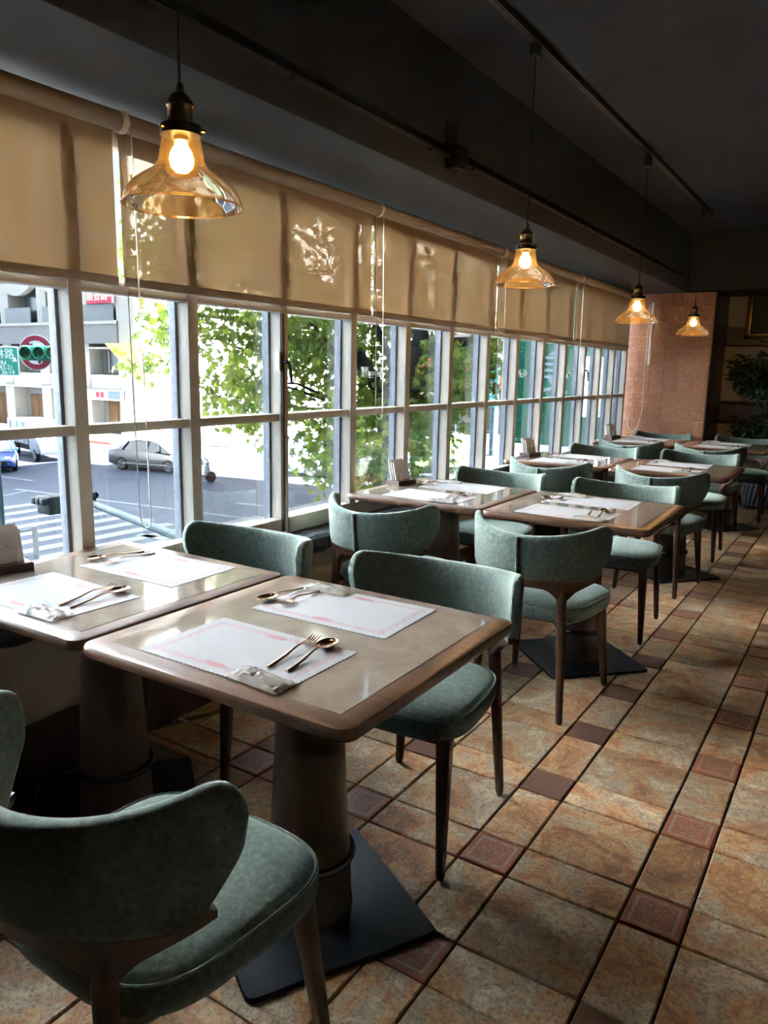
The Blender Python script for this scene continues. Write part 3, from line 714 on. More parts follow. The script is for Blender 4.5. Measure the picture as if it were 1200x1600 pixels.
for (r_, s_, x, y) in tables:
    for near in (True, False):
        d = 1 if near else -1                      # direction the guest looks
        who = 'near guest' if near else 'far guest'; tn = '%s %s-side table' % (rown[r_], s_)
        mx, my = x - 0.030 * (1 if s_ == 'aisle' else -0.4), y - d * 0.186
        jit = random.uniform(-2, 2)
        m = pick(mp_, first); m.location = (mx, my, ZTOP); m.rotation_euler = (0, 0, R(jit + (0 if near else 180)))
        tag(m, 'white paper placemat with pink border on the %s, for the %s' % (tn, who), 'placemat', 'paper placemats on the tables')
        fo_, so_, yo_ = (0.093, 0.140, 0.055) if near else (-0.148, -0.210, 0.0)
        a = R((7 if near else 177) + random.uniform(-3, 3))
        f = pick(fk_, first); f.location = (mx + fo_, my + yo_, ZTOP + 0.0012); f.rotation_euler = (0, 0, a)
        tag(f, 'copper steel fork lying on the %s placemat of the %s' % ('near' if near else 'far', tn), 'fork', 'forks on the placemats')
        s2 = pick(sp_, first); s2.location = (mx + so_, my + yo_ + d * 0.004, ZTOP + 0.0012); s2.rotation_euler = (0, 0, a + R(random.uniform(-4, 1) - (4 if not near else 0)))
        tag(s2, 'copper steel spoon lying on the %s placemat of the %s' % ('near' if near else 'far', tn), 'spoon', 'spoons on the placemats')
        if (r_, s_, near) not in ((2, 'window', False), (3, 'window', True), (0, 'window', False)):
            p = pick(pk_, first); p.location = (mx + d * 0.135, my - d * 0.110, ZTOP + 0.001); p.rotation_euler = (0, 0, R(random.uniform(-6, 6) + (0 if near else 180)))
            tag(p, 'clear wrapped napkin packet at the %s edge of the %s' % ('near' if near else 'far', tn), 'napkin packet', 'wrapped napkins on the tables')
        first = False
# menu card holders at the window ends of the tables
def make_holder():
    e = empty('menu_holder')
    MB().cbox(-0.045, 0.045, -0.075, 0.075, 0.0005, 0.026, 0.003).build('wooden_tray', 'plinth_brown', e)
    for k in range(3):
        x = -0.020 + 0.016 * k; L = []
        Mx = Matrix.Translation((x, 0, 0.020)) @ Matrix.Rotation(R(-14), 4, 'Y')
        MB().box(-0.003, 0.003, -0.058, 0.058, 0.0, 0.118 - 0.006 * k, Mx).build('menu_card', 'card_white', e, bevel=0.001)
    for y in (-0.035, 0.035):
        MB().tube([(0.034, y, 0.02), (0.030, y, 0.072), (0.030, y + (0.025 if y < 0 else -0.025), 0.076), (-0.045, y + (0.02 if y < 0 else -0.02), 0.080)], 0.002, 6).build('wire_clip', 'wire_steel', e)
    return e
hp = None
for i, (x, y) in enumerate(((-2.185, 1.26), (-2.180, 3.585), (-2.170, 5.46), (-2.165, 7.60))):
    e = hp = make_holder() if hp is None else hp
    if i: e = copy_tree(hp)
    e.location = (x, y, ZTOP); e.rotation_euler = (0, 0, R(random.uniform(-6, 6) - 12))
    tag(e, 'dark wooden holder with upright white cards on the %s window-side table' % rown[i], 'menu holder', 'card holders at the window ends of the tables')

# ------------------------------------------------------------------ track and pendant lamps
XL = -1.385
tk = tag(empty('lighting_track', (XL, 0, 2.78)), 'black ceiling track that the lamps hang from', 'light track')
MB().box(-0.018, 0.018, -2.2, 7.4, -0.030, 0.0).build('rail', 'pipe_black', tk, bevel=0.003)
MB().box(-0.007, 0.007, -2.2, 7.4, -0.032, -0.028).build('slot', 'rubber_dark', tk)
def make_lamp():
    l = empty('pendant_lamp')       # origin at the rim of the shade
    n = 72
    pr = [(0.1350, 0.0), (0.1338, 0.010), (0.1295, 0.022), (0.1215, 0.035), (0.1100, 0.047), (0.0960, 0.058), (0.0820, 0.067), (0.0690, 0.075), (0.0590, 0.084), (0.0525, 0.094), (0.0495, 0.104), (0.0500, 0.112), (0.0475, 0.118), (0.0450, 0.134), (0.0425, 0.150), (0.0360, 0.156)]
    L = MB(); L.lathe(pr, n, None, False); L.build('glass_shade', 'amber_glass', l, smooth=60)
    MB().tube([(0.135 * math.cos(2 * PI * k / n), 0.135 * math.sin(2 * PI * k / n), 0) for k in range(n + 1)], 0.0022, 6, False).build('rim', 'amber_glass', l)
    MB().lathe([(0.030, 0.148), (0.046, 0.150), (0.047, 0.170), (0.030, 0.173)], 24).build('gallery_ring', 'handle_dark', l)
    MB().lathe([(0.030, 0.170), (0.031, 0.176), (0.0285, 0.180), (0.0285, 0.208), (0.031, 0.212), (0.029, 0.220), (0.017, 0.236), (0.010, 0.240), (0.009, 0.258), (0.004, 0.262)], 24).build('brass_socket', 'brass', l)
    for k in range(3):
        a = k * 2 * PI / 3 + 0.5
        MB().tube([(0.044 * math.cos(a), 0.044 * math.sin(a), 0.160), (0.056 * math.cos(a), 0.056 * math.sin(a), 0.160)], 0.004, 6).build('thumb_screw', 'brass', l)
    b = MB().lathe([(0.012, 0.145), (0.015, 0.130), (0.024, 0.116), (0.028, 0.100), (0.025, 0.084), (0.014, 0.073), (0.001, 0.070)], 20).build('bulb', 'bulb_glow', l, smooth=80)
    MB().lathe([(0.016, 0.165), (0.016, 0.140)], 16).build('lamp_holder', 'brass', l)
    return l
lp = None
for i, (y, z) in enumerate(((1.287, 1.739), (3.300, 1.765), (5.210, 1.715), (7.040, 1.722))):
    if lp is None: l = lp = make_lamp()
    else: l = copy_tree(lp)
    l.location = (XL, y, z)
    tag(l, ['amber glass pendant lamp nearest the camera', 'amber glass pendant lamp second from the camera', 'amber glass pendant lamp third from the camera, in front of the tiled pier edge', 'smallest amber glass pendant lamp, in front of the terracotta tiles'][i], 'pendant lamp', 'amber glass lamps on the track')
    MB().tube([(0, 0, 0.258), (0.002, 0.001, (2.70 - z) / 2 + 0.12), (0.0, 0, 2.705 - z)], 0.0032, 6).build('cable', 'pipe_black', l)
    MB().box(-0.016, 0.016, -0.035, 0.035, 2.70 - z, 2.744 - z).build('track_adapter', 'pipe_black', l, bevel=0.003)
    pl = bpy.data.lights.new('lamp_light', 'POINT'); pl.energy = 2.4; pl.color = (1.0, 0.62, 0.28); pl.shadow_soft_size = 0.03
    po = bpy.data.objects.new('lamp_light', pl); COL.objects.link(po); po.parent = l; po.location = (0, 0, 0.050)

# ------------------------------------------------------------------ back right: blackboard, fig tree
bb = tag(empty('framed_blackboard', (-0.80, YR - 0.03, 2.045)), 'blackboard in a carved gilt and mahogany frame on the back wall', 'blackboard')
MB().box(-0.42, 0.42, -0.006, 0.012, -0.21, 0.21).build('board', 'blackboard', bb)
for (a0, a1, b0, b1, mt, dd) in ((-0.48, 0.48, 0.225, 0.265, 'mahogany', 0.03), (-0.48, 0.48, -0.265, -0.225, 'mahogany', 0.03), (-0.48, -0.44, -0.265, 0.265, 'mahogany', 0.03), (0.44, 0.48, -0.265, 0.265, 'mahogany', 0.03),
                               (-0.445, 0.445, 0.205, 0.232, 'gold_gilt', 0.038), (-0.445, 0.445, -0.232, -0.208, 'gold_gilt', 0.038), (-0.445, -0.42, -0.225, 0.225, 'gold_gilt', 0.038), (0.42, 0.445, -0.225, 0.225, 'gold_gilt', 0.038)):
    MB().box(a0, a1, -dd, 0.012, b0, b1).build('frame_bar' if mt == 'mahogany' else 'gilt_moulding', mt, bb, bevel=0.006)
rg = random.Random(11)
ch = MB()
for k in range(7):
    z = 0.15 - 0.05 * k
    for q in range(rg.randint(4, 8)):
        x = -0.3 + 0.075 * q + rg.uniform(-0.01, 0.01); ch.box(x, x + rg.uniform(0.02, 0.055), -0.0075, -0.0055, z, z + 0.010)
stuff(ch.build('chalk_writing', 'chalk', bb, smooth=0))
fg = tag(empty('potted_fig', (-0.93, 8.86, 0)), 'potted fig tree with dense dark leaves by the back wall', 'potted plant')
pot = MB().lathe([(0.10, 0.002), (0.135, 0.03), (0.155, 0.15), (0.15, 0.27), (0.14, 0.30), (0.125, 0.30), (0.125, 0.26)], 40).build('pot', 'pot_blue', fg)
for k in range(20):
    a = 2 * PI * k / 20
    MB().tube([(r_ * math.cos(a + z), r_ * math.sin(a + z), z) for r_, z in ((0.137, 0.03), (0.150, 0.09), (0.157, 0.15), (0.156, 0.21), (0.152, 0.27))], 0.008, 6).build('pot_rib', 'pot_white', pot)
MB().lathe([(0.001, 0.265), (0.126, 0.265)], 20, None, True).build('soil', 'soil', fg)
MB().tube([(0, 0, 0.26), (0.02, 0.01, 0.7), (-0.01, 0.0, 1.1), (0.02, 0.0, 1.6)], [0.022, 0.018, 0.014, 0.008], 8).build('trunk', 'bark_dark', fg)
rg = random.Random(21)
def blade(L, W, curl=0.25):
    return [(0, 0, 0), (-W * .5, L * .35, -curl * W * .3), (-W * .38, L * .7, -curl * W * .5), (0, L, -curl * W), (W * .38, L * .7, -curl * W * .5), (W * .5, L * .35, -curl * W * .3), (0, L * .5, curl * W * .25)], [(0, 6, 1), (1, 6, 2), (2, 6, 3), (3, 6, 4), (4, 6, 5), (5, 6, 0)]
def euler_m(loc, rx, ry, rz, s_=1.0):
    from mathutils import Euler
    return Matrix.Translation(loc) @ Euler((rx, ry, rz)).to_matrix().to_4x4() @ Matrix.Scale(s_, 4)
bl = MB(); ones = []
blv, blf = blade(0.085, 0.042)
bm1 = MB(); bm1.add(blv, blf); leafo = bm1.build('leaf', 'ficus_leaf', None, smooth=0); ficus_me = leafo.data; bpy.data.objects.remove(leafo)
blobs = [(-0.30, -0.05, 1.46, 0.16), (-0.22, -0.05, 1.34, 0.17), (-0.25, 0, 0.86, 0.12), (-0.16, -0.05, 1.42, 0.20), (0.08, -0.05, 1.50, 0.24), (0.3, 0, 1.45, 0.24), (-0.02, 0, 1.30, 0.20), (0.22, 0, 1.18, 0.22), (0.05, 0, 1.72, 0.13), (0.12, -0.05, 0.95, 0.20), (0.32, 0, 0.92, 0.22), (-0.05, -0.05, 0.82, 0.18), (-0.18, 0, 0.74, 0.12), (0.18, 0, 0.72, 0.22), (0.36, 0, 1.7, 0.2), (0.45, 0, 1.2, 0.2)]
cnt = 0
for (x, y, z, r_) in blobs:
    for k in range(int(150 * (r_ / 0.2) ** 2)):
        v = Vector((rg.gauss(0, 1), rg.gauss(0, 1), rg.gauss(0, 1))).normalized() * r_ * rg.random() ** 0.4
        p = Vector((x, y * 0.6, z)) + Vector((v.x, v.y * 0.8, v.z)); p.y = min(p.y, 0.36)
        M = euler_m(p, rg.uniform(-1.2, 0.4), rg.uniform(-0.6, 0.6), rg.uniform(0, 6.28), rg.uniform(0.75, 1.25))
        if cnt < 200 and p.y < 0.02:
            o = link('leaf', ficus_me, fg); o.matrix_local = M; cnt += 1
        else: bl.add([M @ Vector(q) for q in blv], blf)
stuff(bl.build('foliage', 'ficus_leaf', fg, smooth=0))
for (x, y, z, r_) in blobs: MB().tube([(0.0, 0, max(0.5, z - 0.3)), (x * 0.6, y, z - 0.08), (x, y, z + 0.05)], [0.007, 0.005, 0.003], 5).build('branch', 'bark_dark', fg)

# ------------------------------------------------------------------ our own building around the room (outside)
ZS = -3.6
struct(MB().box(-2.42, 30, -60, 27.5, 2.96, 26).build('wall_upper_storeys', 'outer_concrete', smooth=0), 'upper storeys of the building the restaurant is in')
struct(MB().box(-2.40, 30, -60, 27.5, ZS, -0.17).build('wall_lower_storey', 'outer_concrete', smooth=0), 'storey below the restaurant')
struct(MB().box(-2.40, 30, 9.5, 27.5, -0.17, 2.96).build('wall_next_unit', 'outer_concrete', smooth=0))
struct(MB().box(-2.40, 30, -60, -2.75, -0.17, 2.96).build('wall_previous_unit', 'outer_concrete', smooth=0))

# green projecting signboard outside the far windows
gb = tag(empty('green_signboard', (-3.30, 8.75, 1.40)), 'green signboard with a large white character projecting outside the far windows', 'signboard')
MB().box(-0.46, 0.42, -0.03, 0.03, -0.88, 1.35).build('board', 'banner_green', gb, bevel=0.004)
for z0, z1 in ((0.17, 1.35), (-0.88, -0.52)): MB().box(0.42, 0.80, -0.02, 0.03, z0, z1).build('side_board', 'banner_green', gb)
text('large_character', '長', 0.50, 'banner_white', gb, face_m((0.03, -0.033, -0.08), (1, 0, 0)), 0.002)
MB().prism([(-0.05, 0.0), (-0.02, 0.035), (0.03, 0.05), (0.055, 0.045), (0.04, 0.01), (0.0, -0.01)], 0, 0.002, face_m((0.06, -0.033, 0.185), (1, 0, 0))).build('leaf_mark', 'banner_white', gb, smooth=0)
for z in (-0.7, 1.2): MB().box(0.78, 0.88, -0.02, 0.02, z - 0.02, z + 0.02).build('wall_bracket', 'aluminium', gb)
# slim metal frame standing outside the nearest window
of = tag(empty('outdoor_frame', (-2.74, 1.62, 0)), 'pale metal frame just outside the nearest window', 'metal frame')
for (a, b) in ((( 0, 0.10, 0.30), (0, 0.10, 0.745)), ((-0.05, -0.55, 0.30), (-0.05, -0.55, 0.745))): MB().tube([a, b], 0.012, 4).build('post', 'aluminium', of)
for z in (0.735, 0.63): MB().tube([(-0.05, -0.55, z), (0, 0.10, z)], 0.009, 4).build('rail', 'aluminium', of)
MB().box(-0.5, 0.33, -0.6, 0.3, 0.26, 0.30).build('ledge_slab', 'outer_concrete', of)

# ------------------------------------------------------------------ street
road = struct(MB().box(-120, 60, -80, 160, ZS - 0.2, ZS).build('ground_road', 'asphalt', smooth=0), 'asphalt road of the street crossing')
def paint(pts, name='road_marking'):
    MB().prism(pts, ZS, ZS + 0.006).build(name, 'road_paint', road, smooth=0)
def stripe(x0, y0, x1, y1, w):
    d = Vector((x1 - x0, y1 - y0)).normalized(); n = Vector((-d.y, d.x)) * w / 2
    paint([(x0 + n.x, y0 + n.y), (x0 - n.x, y0 - n.y), (x1 - n.x, y1 - n.y), (x1 + n.x, y1 + n.y)], 'crosswalk_stripe' if w > 0.3 else 'road_line')
for k in range(9):
    x = -24.6 + 1.15 * k * (1.0 - 0.012 * k); stripe(x - 0.5, 12.2 - 0.15 * k, x - 0.3, 16.6 - 0.05 * k, 0.46)
stripe(-28.5, 17.2, -17.0, 18.4, 0.15); stripe(-25.6, 11.0, -27.8, 17.3, 0.12); stripe(-33, 20.2, -40, 20.6, 0.14); stripe(-30, 18.9, -42, 18.2, 0.14); stripe(-18, 14.6, -12, 15.2, 0.3)
for (x, y) in ((-19.5, 20.3), (-14.0, 17.2), (-12.8, 19.0)): stripe(x, y, x + 2.2, y + 0.4, 0.25)
pv = struct(MB().box(-110, -40, 30.8, 33.4, ZS, ZS + 0.16).box(-110, -36.5, 33.4, 150, ZS, ZS + 0.16).build('ground_pavement', 'pavement_stone', smooth=0), 'pavement in front of the corner building')
MB().box(-110, -40, 30.6, 30.8, ZS, ZS + 0.165).build('kerb', 'kerb_red', pv)
MB().box(-40, -36.3, 33.2, 33.4, ZS, ZS + 0.165).build('kerb', 'kerb_red', pv)
struct(MB().box(-36, 60, 58, 150, ZS, ZS + 0.16).build('ground_plaza', 'pavement_stone', smooth=0))

# corner building across the street: its shaded front faces the camera, its long side stands in the sun
B = tag(empty('corner_building', (-41.35, 34.0, ZS)), 'tall grey corner building with columns and balconies across the street', 'building')
fl = [3.45, 6.35, 7.95, 11.0]       # slab heights over the street
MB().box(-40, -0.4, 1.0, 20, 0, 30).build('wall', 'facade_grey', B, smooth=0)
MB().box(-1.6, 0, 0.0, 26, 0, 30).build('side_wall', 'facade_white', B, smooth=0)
cxs = [0.0] + [-1.6 - 4.65 * k for k in range(1, 6)]
for k in range(1, 6):
    xx = -1.6 - 4.65 * k + 0.9
    MB().box(xx - 0.55, xx + 0.55, -0.1, 1.0, 0, 30).build('column', 'facade_light', B)
MB().box(-1.75, -0.02, -0.12, 0.1, 0, 30).build('corner_column', 'facade_light', B)
MB().box(-30, -1.6, -0.25, 1.0, 6.35, 7.75).build('slab_band', 'facade_grey', B)
MB().box(-30, -1.6, -0.35, 1.0, 7.65, 7.85).build('slab_lip', 'facade_light', B)
MB().box(-30, -1.6, -0.05, 1.0, 3.30, 4.25).build('white_band', 'facade_white', B)
MB().box(-30, -1.6, -0.2, 1.0, 3.18, 3.34).build('ground_lintel', 'facade_light', B)
for lev in range(6):
    zz = 10.15 + 3.05 * lev
    for k in range(6):
        xr = -1.7 - 4.65 * k; xl = xr - 3.5
        if lev >= 0:      # scalloped balcony front
            P = [(xl, 0.75)] + [(xl + (xr - xl) * q / 10, -0.35 + 0.62 * (2 * q / 10 - 1) ** 2) for q in range(11)] + [(xr, 0.75)]
            MB().prism(P, 0, 0.5, Matrix(((1, 0, 0, 0), (0, 0, 1, -0.3), (0, 1, 0, zz), (0, 0, 0, 1)))).build('balcony_front', 'facade_light', B)
            MB().box(xl, xr, -0.3, 1.0, zz + 0.55, zz + 0.72).build('balcony_slab', 'facade_light', B)
for k in range(6):
    xr = -1.9 - 4.65 * k; xl = xr - 3.2
    MB().box(xl, xr, -0.22, -0.16, 7.85, 8.95).build('balcony_glass', 'rail_glass', B)
    w = MB().box(xl + 0.3, xr - 0.2, 0.92, 1.0, 7.9, 10.0).build('window', 'curtain', B); MB().box(xl + 0.9, xr - 0.2, 0.86, 0.94, 8.1, 9.8).build('pane', 'window_dark', w)
    w = MB().box(xl + 0.4, xr, 0.90, 1.0, 4.3, 6.0).build('window', 'curtain', B); MB().box(xl + 0.9, xr - 0.15, 0.84, 0.94, 4.5, 5.9).build('pane', 'window_dark', w)
    MB().box(xl + 1.1, xl + 1.25, 0.80, 0.86, 4.4, 5.9).build('window_post', 'facade_light', w)
    MB().box(xl + 0.0, xr + 0.1, -0.3, 0.9, 6.0, 6.12).build('window_hood', 'facade_light', B)
    MB().box(xl, xr, 0.9, 1.0, 0.0, 3.2).build('shop_front', 'facade_grey', B)
    for q in range(2): MB().box(xl + 0.9 + 1.05 * q, xl + 1.9 + 1.05 * q, 0.8, 0.92, 0.05, 2.6).build('shop_door', 'shop_wood', B, bevel=0.02)
sg = MB().box(-4.35, -1.70, -0.45, -0.30, 8.98, 10.05).build('red_signboard', 'sign_red', B)
text('sign_lettering', '馥香園', 0.86, 'sign_white', sg, face_m((-3.22, -0.46, 9.5), (1, 0, 0)), 0.01, sx=0.84)
text('sign_lettering', '客家', 0.34, 'sign_white', sg, face_m((-1.92, -0.46, 9.5), (1, 0, 0)), 0.01, sx=0.6)
ws = MB().box(-5.2, -1.2, -0.4, -0.25, 2.55, 3.25).build('white_signboard', 'sign_white', B)
MB().box(-3.9, -3.5, -0.42, -0.40, 2.72, 3.1).box(-3.4, -3.05, -0.42, -0.40, 2.72, 3.1).build('sign_mark', 'sign_red', ws)
MB().box(-2.6, -1.3, -0.42, -0.40, 2.65, 3.2).build('sign_patch', 'sign_blue', ws)
for k in range(3): MB().box(-0.05, 0.03, 2.6 + 4.6 * k, 6.6 + 4.6 * k, 0.02, 2.3).build('shop_opening', 'facade_grey', B)
MB().box(-0.05, 0.5, 2.2, 18, 2.75, 3.05).build('shop_canopy', 'facade_light', B)
aw = tag(MB().loops([[(-43.3, 33.0, 2.75), (-40.7, 33.2, 2.75), (-39.6, 33.8, -0.85)], [(-43.3, 33.1, 2.75), (-40.7, 33.3, 2.75), (-39.6, 33.9, -0.85)]]).build('awning_sail', 'awning_cream', None), 'cream triangular sail at the corner of the grey building', 'awning')

# unseen white row added left of the view to bounce sun into the room
lb = tag(empty('bounce_terrace', (-33.0, -18.0, ZS)), 'long pale terrace added out of view on the left to bounce sunlight into the room', 'building')
MB().box(-18, 0, 8, 34, 0, 40).build('wall', 'stucco_white', lb, smooth=0)
for r_ in range(11):
    MB().box(0, 0.5, 8, 34, 3.4 + 3.4 * r_, 3.7 + 3.4 * r_).build('ledge', 'stucco_white', lb)
    for k in range(5): MB().box(-0.02, 0.06, 10 + 5.1 * k, 11.4 + 5.1 * k, 4.6 + 3.4 * r_, 6.3 + 3.4 * r_).build('window', 'rail_glass', lb)

# buildings farther along, behind the tree
def block(name, x0, x1, y0, y1, hgt, mat, label, rows, cols, face='y'):
    b = tag(empty(name, ((x0 + x1) / 2, y0, ZS)), label, 'building', None); hw = (x1 - x0) / 2
    MB().box(-hw, hw, 0, y1 - y0, 0, hgt).build('wall', mat, b, smooth=0)
    for r_ in range(rows):
        for c_ in range(cols):
            xa = -hw + (c_ + 0.2) * 2 * hw / cols; z = 4.2 + r_ * 3.3
            w = MB().box(xa, xa + 1.2 * hw / cols, -0.08, 0.0, z, z + 1.8).build('window', 'facade_white', b); MB().box(xa + 0.1, xa + 1.2 * hw / cols - 0.1, -0.1, -0.06, z + 0.1, z + 1.7).build('pane', 'rail_glass', w)
    MB().box(-hw - 0.2, hw + 0.2, -0.4, 0.2, hgt, hgt + 0.5).build('parapet', mat, b)
    return b
block('white_building', -62, -42, 62, 80, 18, 'facade_white', 'pale sunlit building behind the left part of the tree', 4, 5)
block('white_building', -40, -24, 76, 95, 15, 'facade_white', 'pale building in the middle behind the tree', 3, 4)
o_ = block('orange_shop', -34, -20, 58, 68, 8.0, 'facade_white', 'low shop building with orange fascia behind the tree', 1, 3)
MB().box(-6.8, 6.8, -0.9, 0, 3.4, 5.2).build('orange_fascia', 'orange_shop', o_)
MB().box(-6.5, 6.5, -0.2, 0.0, 0, 2.9).build('shop_front', 'facade_grey', o_)
block('grey_building', -18, -6, 66, 90, 17, 'facade_white', 'pale tall building seen past the last tree leaves', 4, 3)
for i, (x, y, z) in enumerate(((-29.2, 55.5, 0.6), (-27.4, 55.8, 0.9), (-31.5, 55.2, 2.6))):
    rb = tag(empty('red_banner', (x, y, z)), ['long red banner with pointed end seen through the tree, the left of the lower two', 'long red banner with pointed end seen through the tree, the right of the lower two', 'red banner highest among the leaves of the tree'][i], 'banner', 'red banners across the street')
    MB().prism([(-0.45, 1.6), (0.45, 1.6), (0.45, -1.4), (0, -1.9), (-0.45, -1.4)], -0.03, 0.03, face_m((0, 0, 0), (1, 0, 0))).build('banner_cloth', 'banner_red', rb)
    MB().tube([(0.55, 0.0, 1.7), (0.55, 0, ZS - z)], 0.04, 8).build('pole', 'mast_blue', rb); MB().tube([(-0.5, 0, 1.65), (0.55, 0, 1.65)], 0.03, 6).build('arm', 'mast_blue', rb)
gs = tag(empty('sign_pole', (-19.0, 41.8, ZS)), 'thick street pole with a small teal sign', 'sign pole')
MB().tube([(0, 0, 0), (0, 0, 4.0)], 0.24, 14).build('pole', 'mast_blue', gs); MB().box(-0.3, 0.3, -0.32, -0.25, 2.9, 5.2).build('teal_sign', 'sign_teal', gs)
for k in range(4): MB().box(-0.16, 0.16, -0.335, -0.315, 3.1 + 0.5 * k, 3.4 + 0.5 * k).build('sign_mark', 'sign_white', gs)

# ------------------------------------------------------------------ vehicles
def wheel(parent, x, y, r_, w, zc=None):
    s_ = 1 if y > 0 else -1; M = Matrix.Translation((x, y, zc or r_)) @ Matrix.Rotation(R(90), 4, 'X')
    t = MB().lathe([(r_ * .62, -w / 2), (r_ * .94, -w / 2), (r_, -w * .35), (r_, w * .35), (r_ * .94, w / 2), (r_ * .62, w / 2)], 24, M).build('wheel', 'tyre', parent)
    d = MB().lathe([(r_ * .64, 0), (r_ * .66, 0.02), (r_ * .60, 0.02), (r_ * .58, 0)], 24, Matrix.Translation((x, y + s_ * w / 2, zc or r_)) @ Matrix.Rotation(R(-90 * s_), 4, 'X'))
    for k in range(7):
        a = 2 * PI * k / 7; ca, sa = math.cos(a), math.sin(a); p = (x, y + s_ * (w / 2 + 0.008), zc or r_)
        d.tube([(p[0] + ca * .04, p[1], p[2] + sa * .04), (p[0] + ca * r_ * .6, p[1], p[2] + sa * r_ * .6)], 0.022, 4)
    d.build('rim', 'rim', t)
def car(name, loc, rz, paint_, label, L=4.6, Wd=1.78, H=1.45, hatch=False):
    c = tag(empty(name, loc, rz), label, 'car'); h = L / 2; w = Wd / 2
    xs = [(-h, .52, .78, .80), (-h + .08, .30, .92, .90), (-h + .5, .22, .98, .97), (-h + 1.1, .20, .98, 1.0), (0, .18, .95, 1.0), (h - 1.4, .20, .92, 1.0), (h - .7, .22, .84, .98), (h - .2, .26, .70, .93), (h, .36, .60, .78)]
    Ls = []
    for x, zb, zt, k in xs:
        Ls.append([(x, -w * k, zb + .12), (x, -w * k * .96, zb), (x, w * k * .96, zb), (x, w * k, zb + .12), (x, w * k, (zb + zt) / 2 + .1), (x, w * k * .93, zt - .03), (x, w * k * .8, zt), (x, -w * k * .8, zt), (x, -w * k * .93, zt - .03), (x, -w * k, (zb + zt) / 2 + .1)])
    MB().loops(Ls).build('body', paint_, c, smooth=50)
    rear = -h + (.15 if hatch else .45); xr = [(rear, .95, .84), (rear + .75, H - .06, .64), (rear + 1.2, H, .62), (h - 2.1, H - .02, .62), (h - 1.75, H - .10, .64), (h - .95, .90, .82)]
    Ls = [[(x, -w * k, z), (x, w * k, z)] for x, z, k in xr]
    # greenhouse: roof skin + glass sides
    m = MB(); Lr = [[(x, -w * k, z), (x, w * k, z)] for x, z, k in xr[1:5]]; m.loops([[a, b, (b[0], b[1], b[2] - .05), (a[0], a[1], a[2] - .05)] for a, b in Lr]).build('roof', paint_, c, smooth=50)
    g = MB(); low = [(x, .93) for x, _, _ in xr]
    for s_ in (-1, 1):
        top = [(x, s_ * w * k * .995, z - .04) for x, z, k in xr]; bot = [(x, s_ * w * .90, .92) for x, z, k in xr]
        g.loops([top, bot], False, False, False)
    g.add([(xr[4][0], -w * .64, H - .11), (xr[4][0], w * .64, H - .11), (xr[5][0], w * .82, .9), (xr[5][0], -w * .82, .9)], [(0, 1, 2, 3)])
    g.add([(xr[1][0], -w * .64, H - .08), (xr[1][0], w * .64, H - .08), (xr[0][0], w * .84, .93), (xr[0][0], -w * .84, .93)], [(0, 1, 2, 3)])
    g.build('glazing', 'car_glass', c, smooth=30)
    for s_ in (-1, 1):
        for x in (rear + .72, 0.05, h - 1.72):
            MB().tube([(x - (.3 if x < -0.5 else -.25 if x > .3 else 0), s_ * w * .905, .93), (x, s_ * w * .65, H - .06)], 0.035, 5).build('pillar', paint_, c)
        wheel(c, -h + .95, s_ * (w - .09), .32, .2); wheel(c, h - .95, s_ * (w - .09), .32, .2)
        MB().box(h - .42, h - .10, s_ * w * .60 - .13, s_ * w * .60 + .13, .60, .74).build('headlamp', 'lamp_lens', c, bevel=.03)
        MB().box(-h + .02, -h + .2, s_ * w * .66 - .14, s_ * w * .66 + .14, .74, .90).build('tail_lamp', 'tail_red', c, bevel=.03)
        MB().box(h - 1.6, h - 1.45, s_ * (w + .02) - .08, s_ * (w + .02) + .08, .92, 1.04).build('mirror', paint_, c, bevel=.03)
        MB().box(-1.35, 1.35, s_ * w - .015, s_ * w + .012, .33, .40).build('sill_trim', 'rim', c)
    MB().box(h - .06, h + .015, -.5, .5, .38, .56).build('grille', 'tyre', c, bevel=.02); MB().box(h + .0, h + .03, -.17, .17, .42, .56).build('number_plate', 'sign_white', c)
    return c
car('grey_sedan', (-28.9, 24.7, ZS), R(11), 'car_grey', 'dark grey sedan crossing the junction')
car('blue_car', (-35.0, 20.25, ZS), R(-32), 'car_blue', 'blue car with headlamps at the left edge of the view')
car('white_car', (-21.1, 28.9, ZS), R(222), 'car_bluewhite', 'pale white car half hidden behind the tree', hatch=True)
